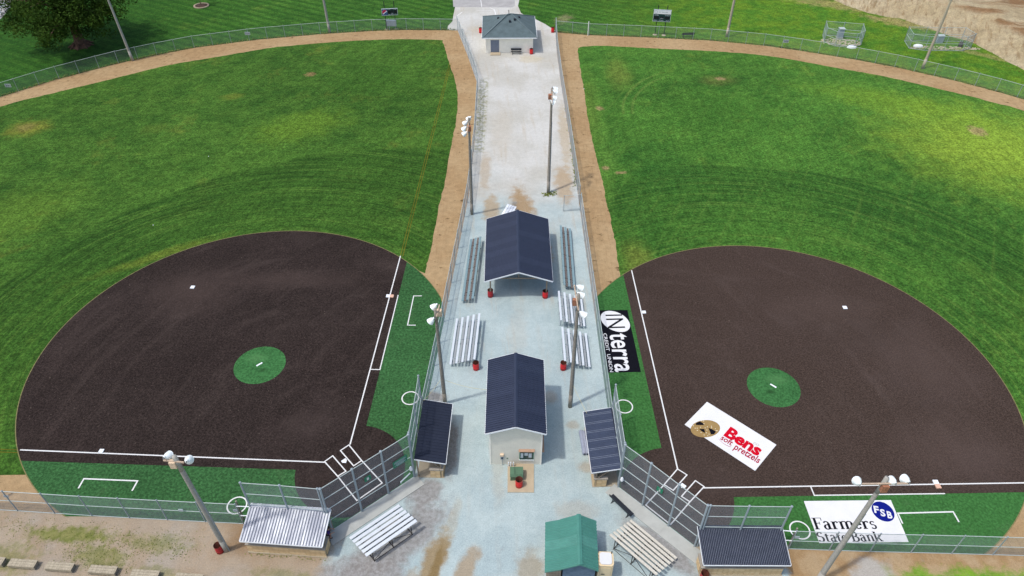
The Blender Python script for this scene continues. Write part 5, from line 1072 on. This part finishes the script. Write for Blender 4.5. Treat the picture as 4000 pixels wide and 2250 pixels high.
# ------------------------------------------------------------------ trees and weeds
def leaves(mb, c, r, n, size, squash=.8):
    for i in range(n):
        while 1:
            p = V((random.uniform(-1, 1), random.uniform(-1, 1), random.uniform(-1, 1)))
            if p.length < 1: break
        p = V((p.x*r, p.y*r, p.z*r*squash))+c; a = V((random.gauss(0, 1), random.gauss(0, 1), random.gauss(0, .6))).normalized(); b = a.cross(V((random.gauss(0, 1), random.gauss(0, 1), random.gauss(0, 1)))).normalized(); s = size*random.uniform(.6, 1.3)
        mb.add([p-a*s, p+b*s*.5, p+a*s, p-b*s*.5], [(0, 1, 2, 3)])
tb = g(318, 178); t = thing('oak_tree', 'large dark leafed tree with flared trunk behind the outfield fence', 'tree', (tb.x, tb.y, 0))
mb = MB(); prof = [(1.7, 0), (1.15, .35), (.85, 1.0), (.72, 2.2), (.66, 4.0), (.6, 6.5)]
mb.lathe(prof, n=14)
for i in range(9):
    a = i*.7+random.uniform(-.2, .2); mb.tube((math.cos(a)*.9, math.sin(a)*.9, .5), (math.cos(a)*2.1, math.sin(a)*2.1, -.05), .26, .1, 7)
limbs = []
for i in range(15):
    a = i*2.4+random.uniform(-.3, .3); z = 3.6+i*.5; ln = random.uniform(5.5, 9.5) * (1 if i < 11 else .6); e = V((math.cos(a)*ln, math.sin(a)*ln, z+random.uniform(.3, 3.2) + (i > 10)*3)); m0 = V((0, 0, z)); md = m0.lerp(e, .5)+V((0, 0, .8))
    mb.tube(m0, md, .28-.008*i, .17, 8); mb.tube(md, e, .17, .06, 7); limbs += [md, e, md.lerp(e, .5)]
    for k in range(3): q = md.lerp(e, random.random()); e2 = q+V((random.uniform(-2.5, 2.5), random.uniform(-2.5, 2.5), random.uniform(-1.2, 2.0))); mb.tube(q, e2, .08, .03, 5); limbs.append(e2)
part('trunk', mb, 'bark', t, True)
mb = MB()
for p in limbs:
    for k in range(3):
        c = p+V((random.gauss(0, 1.3), random.gauss(0, 1.3), random.gauss(.2, .9))); leaves(mb, c, random.uniform(.9, 1.7), 120, .2)
for i in range(46):
    a = random.uniform(math.pi*.95, math.pi*2.05); r = random.uniform(1.5, 9.5); leaves(mb, V((math.cos(a)*r, math.sin(a)*r*.75, random.uniform(3.4, 6.5))), random.uniform(1.0, 1.8), 130, .18)
for i in range(60):
    a = random.uniform(0, 6.28); r = random.uniform(3, 10.5); z = 4.0+random.uniform(0, 11)*(1-(r/13)**2); leaves(mb, V((math.cos(a)*r, math.sin(a)*r, max(3.3, z))), random.uniform(1.0, 1.9), 120, .2)
part('crown', mb, 'leaf', t)
yt = A0(2025, 60); t = thing('young_tree', 'thin young tree in a round mulch bed with stone edging', 'tree', (yt.x, yt.y, 0))
part('mulch_bed', MB().lathe([(.001, .12), (.7, .1), (1.15, .02)], n=24), 'mulch', t, True); part('edging', MB().lathe([(1.15, 0), (1.15, .14), (1.45, .14), (1.45, 0)], n=28), 'ring', t)
part('trunk', MB().tube((0, 0, 0), (-.1, .1, 3.4), .07, .04, 8), 'bark', t); mb = MB(); leaves(mb, V((-.1, .1, 4.4)), 1.3, 700, .13, 1.1); part('crown', mb, 'leaf', t)
# car park corner with white rail
cor = [A0(-260, 330), A0(0, 200), A0(165, 0), A0(330, -200)]; cp_ = [p.xy for p in cor]
struct('car_park', MB().poly(cp_ + [V((-60, 230)), V((-190, 230)), V((-190, 120))], .005), 'asphalt')
rl = [p+V((-.9, .6)) for p in cp_]; t = thing('rail_fence', 'white post and rail fence along the car park behind the big tree', 'fence', (*rl[0], 0)); o = rl[0]
for i in range(len(rl)-1):
    a, b = rl[i]-o, rl[i+1]-o; k = max(1, round((b-a).length/2.6)); part('rail', MB().tube((*a, .85), (*b, .85), .11, n=8), 'white', t)
    for j in range(k): p = a.lerp(b, j/k); part('post', MB().tube((*p, 0), (*p, .9), .1, n=8), 'white', t)
def weeds(label, pts, n, spread, size, name='weeds'):
    mb = MB(); pts = [L2(p) for p in pts]
    for i in range(n):
        k = random.randrange(len(pts)-1); p = pts[k].lerp(pts[k+1], random.random())+V((random.gauss(0, spread), random.gauss(0, spread)))
        for q in range(5):
            a = random.uniform(0, 6.28); s = size*random.uniform(.5, 1.3); d = V((math.cos(a), math.sin(a), 0)); x = V((-d.y, d.x, 0))*s*.25; b0 = V((p.x, p.y, .004))
            mb.add([b0-x, b0+x, b0+d*s*.7+V((0, 0, s*.8))], [(0, 1, 2)])
    o = link(name, mb.mesh(name, 'weed')); o['kind'] = 'stuff'; tag(o, label, 'weeds')
weeds('scrubby weeds along the gravel side of the fence below the shingled building', [V((-4.8, 107)), V((-4.7, 90))], 170, .34, .1); weeds('weeds at the fence foot by the dirt track', [V((8.2, 90)), V((8.3, 78)), V((8.2, 100))], 220, .18, .2)
weeds('weeds in the soil by the low fence and timber benches', [V((-40, 30.6)), V((-31, 29.4)), V((-24, 28.6)), V((-34, 28.2)), V((-28, 26.5))], 900, .6, .07); weeds('weeds along the outfield fence behind the dirt track', [p+V((0, .25)) for p in OL[3:]], 900, .15, .22)
weeds('weeds along the outfield fence in front of the enclosures', [p+V((0, .25)) for p in OR[:11]], 900, .15, .22); weeds('weeds at the foot of the soil bank', [p-V((.6, .9)) for p in ed[1:]], 500, 1.4, .17)
weeds('grass tuft at the foot of the light pole above the open gate', [g(2125, 760).xy, g(2165, 757).xy], 60, .25, .22)
weeds('weeds against the silver dugout wall', [V((-20, 28.1)), V((-13.9, 27.7))], 70, .12, .09)

# ------------------------------------------------------------------ person at the end of the silver dugout
def person(label, p, rz):
    t = thing('person', label, 'person', (p[0], p[1], .05), rz)
    J = {'pel': (0,0,.93,.135), 'sp': (.02,0,1.12,.125), 'ch': (.06,0,1.32,.145), 'nk': (.1,0,1.47,.06), 'hd0': (.13,0,1.56,.085), 'hd1': (.15,0,1.66,.095), 'hd2': (.14,0,1.74,.055),
         'ls': (.05,.17,1.39,.07), 'le': (.16,.27,1.14,.05), 'lw': (.36,.2,1.08,.036), 'lh': (.43,.17,1.08,.04), 'rs': (.05,-.17,1.39,.07), 're': (.14,-.26,1.13,.05), 'rw': (.36,-.16,1.1,.036), 'rh': (.43,-.12,1.1,.04),
         'lhip': (0,.09,.88,.11), 'lk': (.12,.1,.5,.068), 'la': (.02,.1,.09,.045), 'lt': (.17,.11,.045,.04), 'rhip': (0,-.09,.88,.11), 'rk': (.02,-.1,.48,.068), 'ra': (-.14,-.1,.09,.045), 'rt': (.0,-.11,.045,.04)}
    E_ = [('pel','sp'),('sp','ch'),('ch','nk'),('nk','hd0'),('hd0','hd1'),('hd1','hd2'),('ch','ls'),('ls','le'),('le','lw'),('lw','lh'),('ch','rs'),('rs','re'),('re','rw'),('rw','rh'),('pel','lhip'),('lhip','lk'),('lk','la'),('la','lt'),('pel','rhip'),('rhip','rk'),('rk','ra'),('ra','rt')]
    def skin(name, keys, grow, mt, lo=None):
        ks = [k for k in J if k in keys]; es = [(ks.index(a), ks.index(b)) for a, b in E_ if a in ks and b in ks]
        me = bpy.data.meshes.new(name); me.from_pydata([J[k][:3] for k in ks], es, []); o = link(name, me, t); o.modifiers.new('s', 'SKIN'); o.modifiers.new('u', 'SUBSURF').levels = 2; o.modifiers['u'].render_levels = 2
        for i, k in enumerate(ks): me.skin_vertices[0].data[i].radius = (J[k][3]+grow,)*2
        me.skin_vertices[0].data[0].use_root = True; me.materials.append(M[mt]); return o
    body = skin('body', list(J), 0, 'skin'); skin('shirt', ['pel', 'sp', 'ch', 'ls', 'rs', 'le', 're'], .022, 'purple'); skin('shorts', ['pel', 'lhip', 'rhip', 'lk', 'rk'], .024, 'shorts')
    for s, k in ((1, 'lh'), (-1, 'rh')):
        x, y, z, _ = J[k]
        for i in range(4): part('finger', MB().tube((x+.02, y-.03+.02*i, z), (x+.085-.008*abs(i-1.5), y-.03+.02*i, z-.02), .011, .008, 6), 'skin', t)
        part('thumb', MB().tube((x, y-s*.03, z), (x+.05, y-s*.06, z+.01), .012, .009, 6), 'skin', t)
    part('hair', MB().lathe([(.001, .13), (.07, .115), (.108, .06), (.113, .0), (.1, -.05)], (.135, 0, 1.675), (-.25, 0, 1), 14), 'hair', t, True)
    part('nose', MB().tube((.24, 0, 1.64), (.265, 0, 1.62), .016, .012, 6), 'skin', t)
    for s in (-1, 1): part('shoe', MB().box(*( (-.06, .05, -.045, .2, .16, .05) if s > 0 else (-.22, -.16, -.045, .04, -.05, .05))), 'black', t)
pp = zp(900, 1880, 4.261)(1668, 985); person('person in purple shirt and dark shorts standing at the end of the silver dugout', (pp.x-.05, pp.y+.05), R(10))
# loose balls on the grass
for p, lab in ((B0(2098, 128), 'white ball lying on the grass near the soft drink scoreboard field'), (B0(1543, 820), 'white ball lying in the dark mown band of grass'), (A2(724, 897), 'white ball at the edge of the track beside the gravel strip')):
    solo('ball', MB().lathe([(.001, 0), (.045, .012), (.062, .06), (.045, .108), (.001, .12)], (p.x, p.y, .012), n=10), 'white', lab, 'ball', smooth=True)
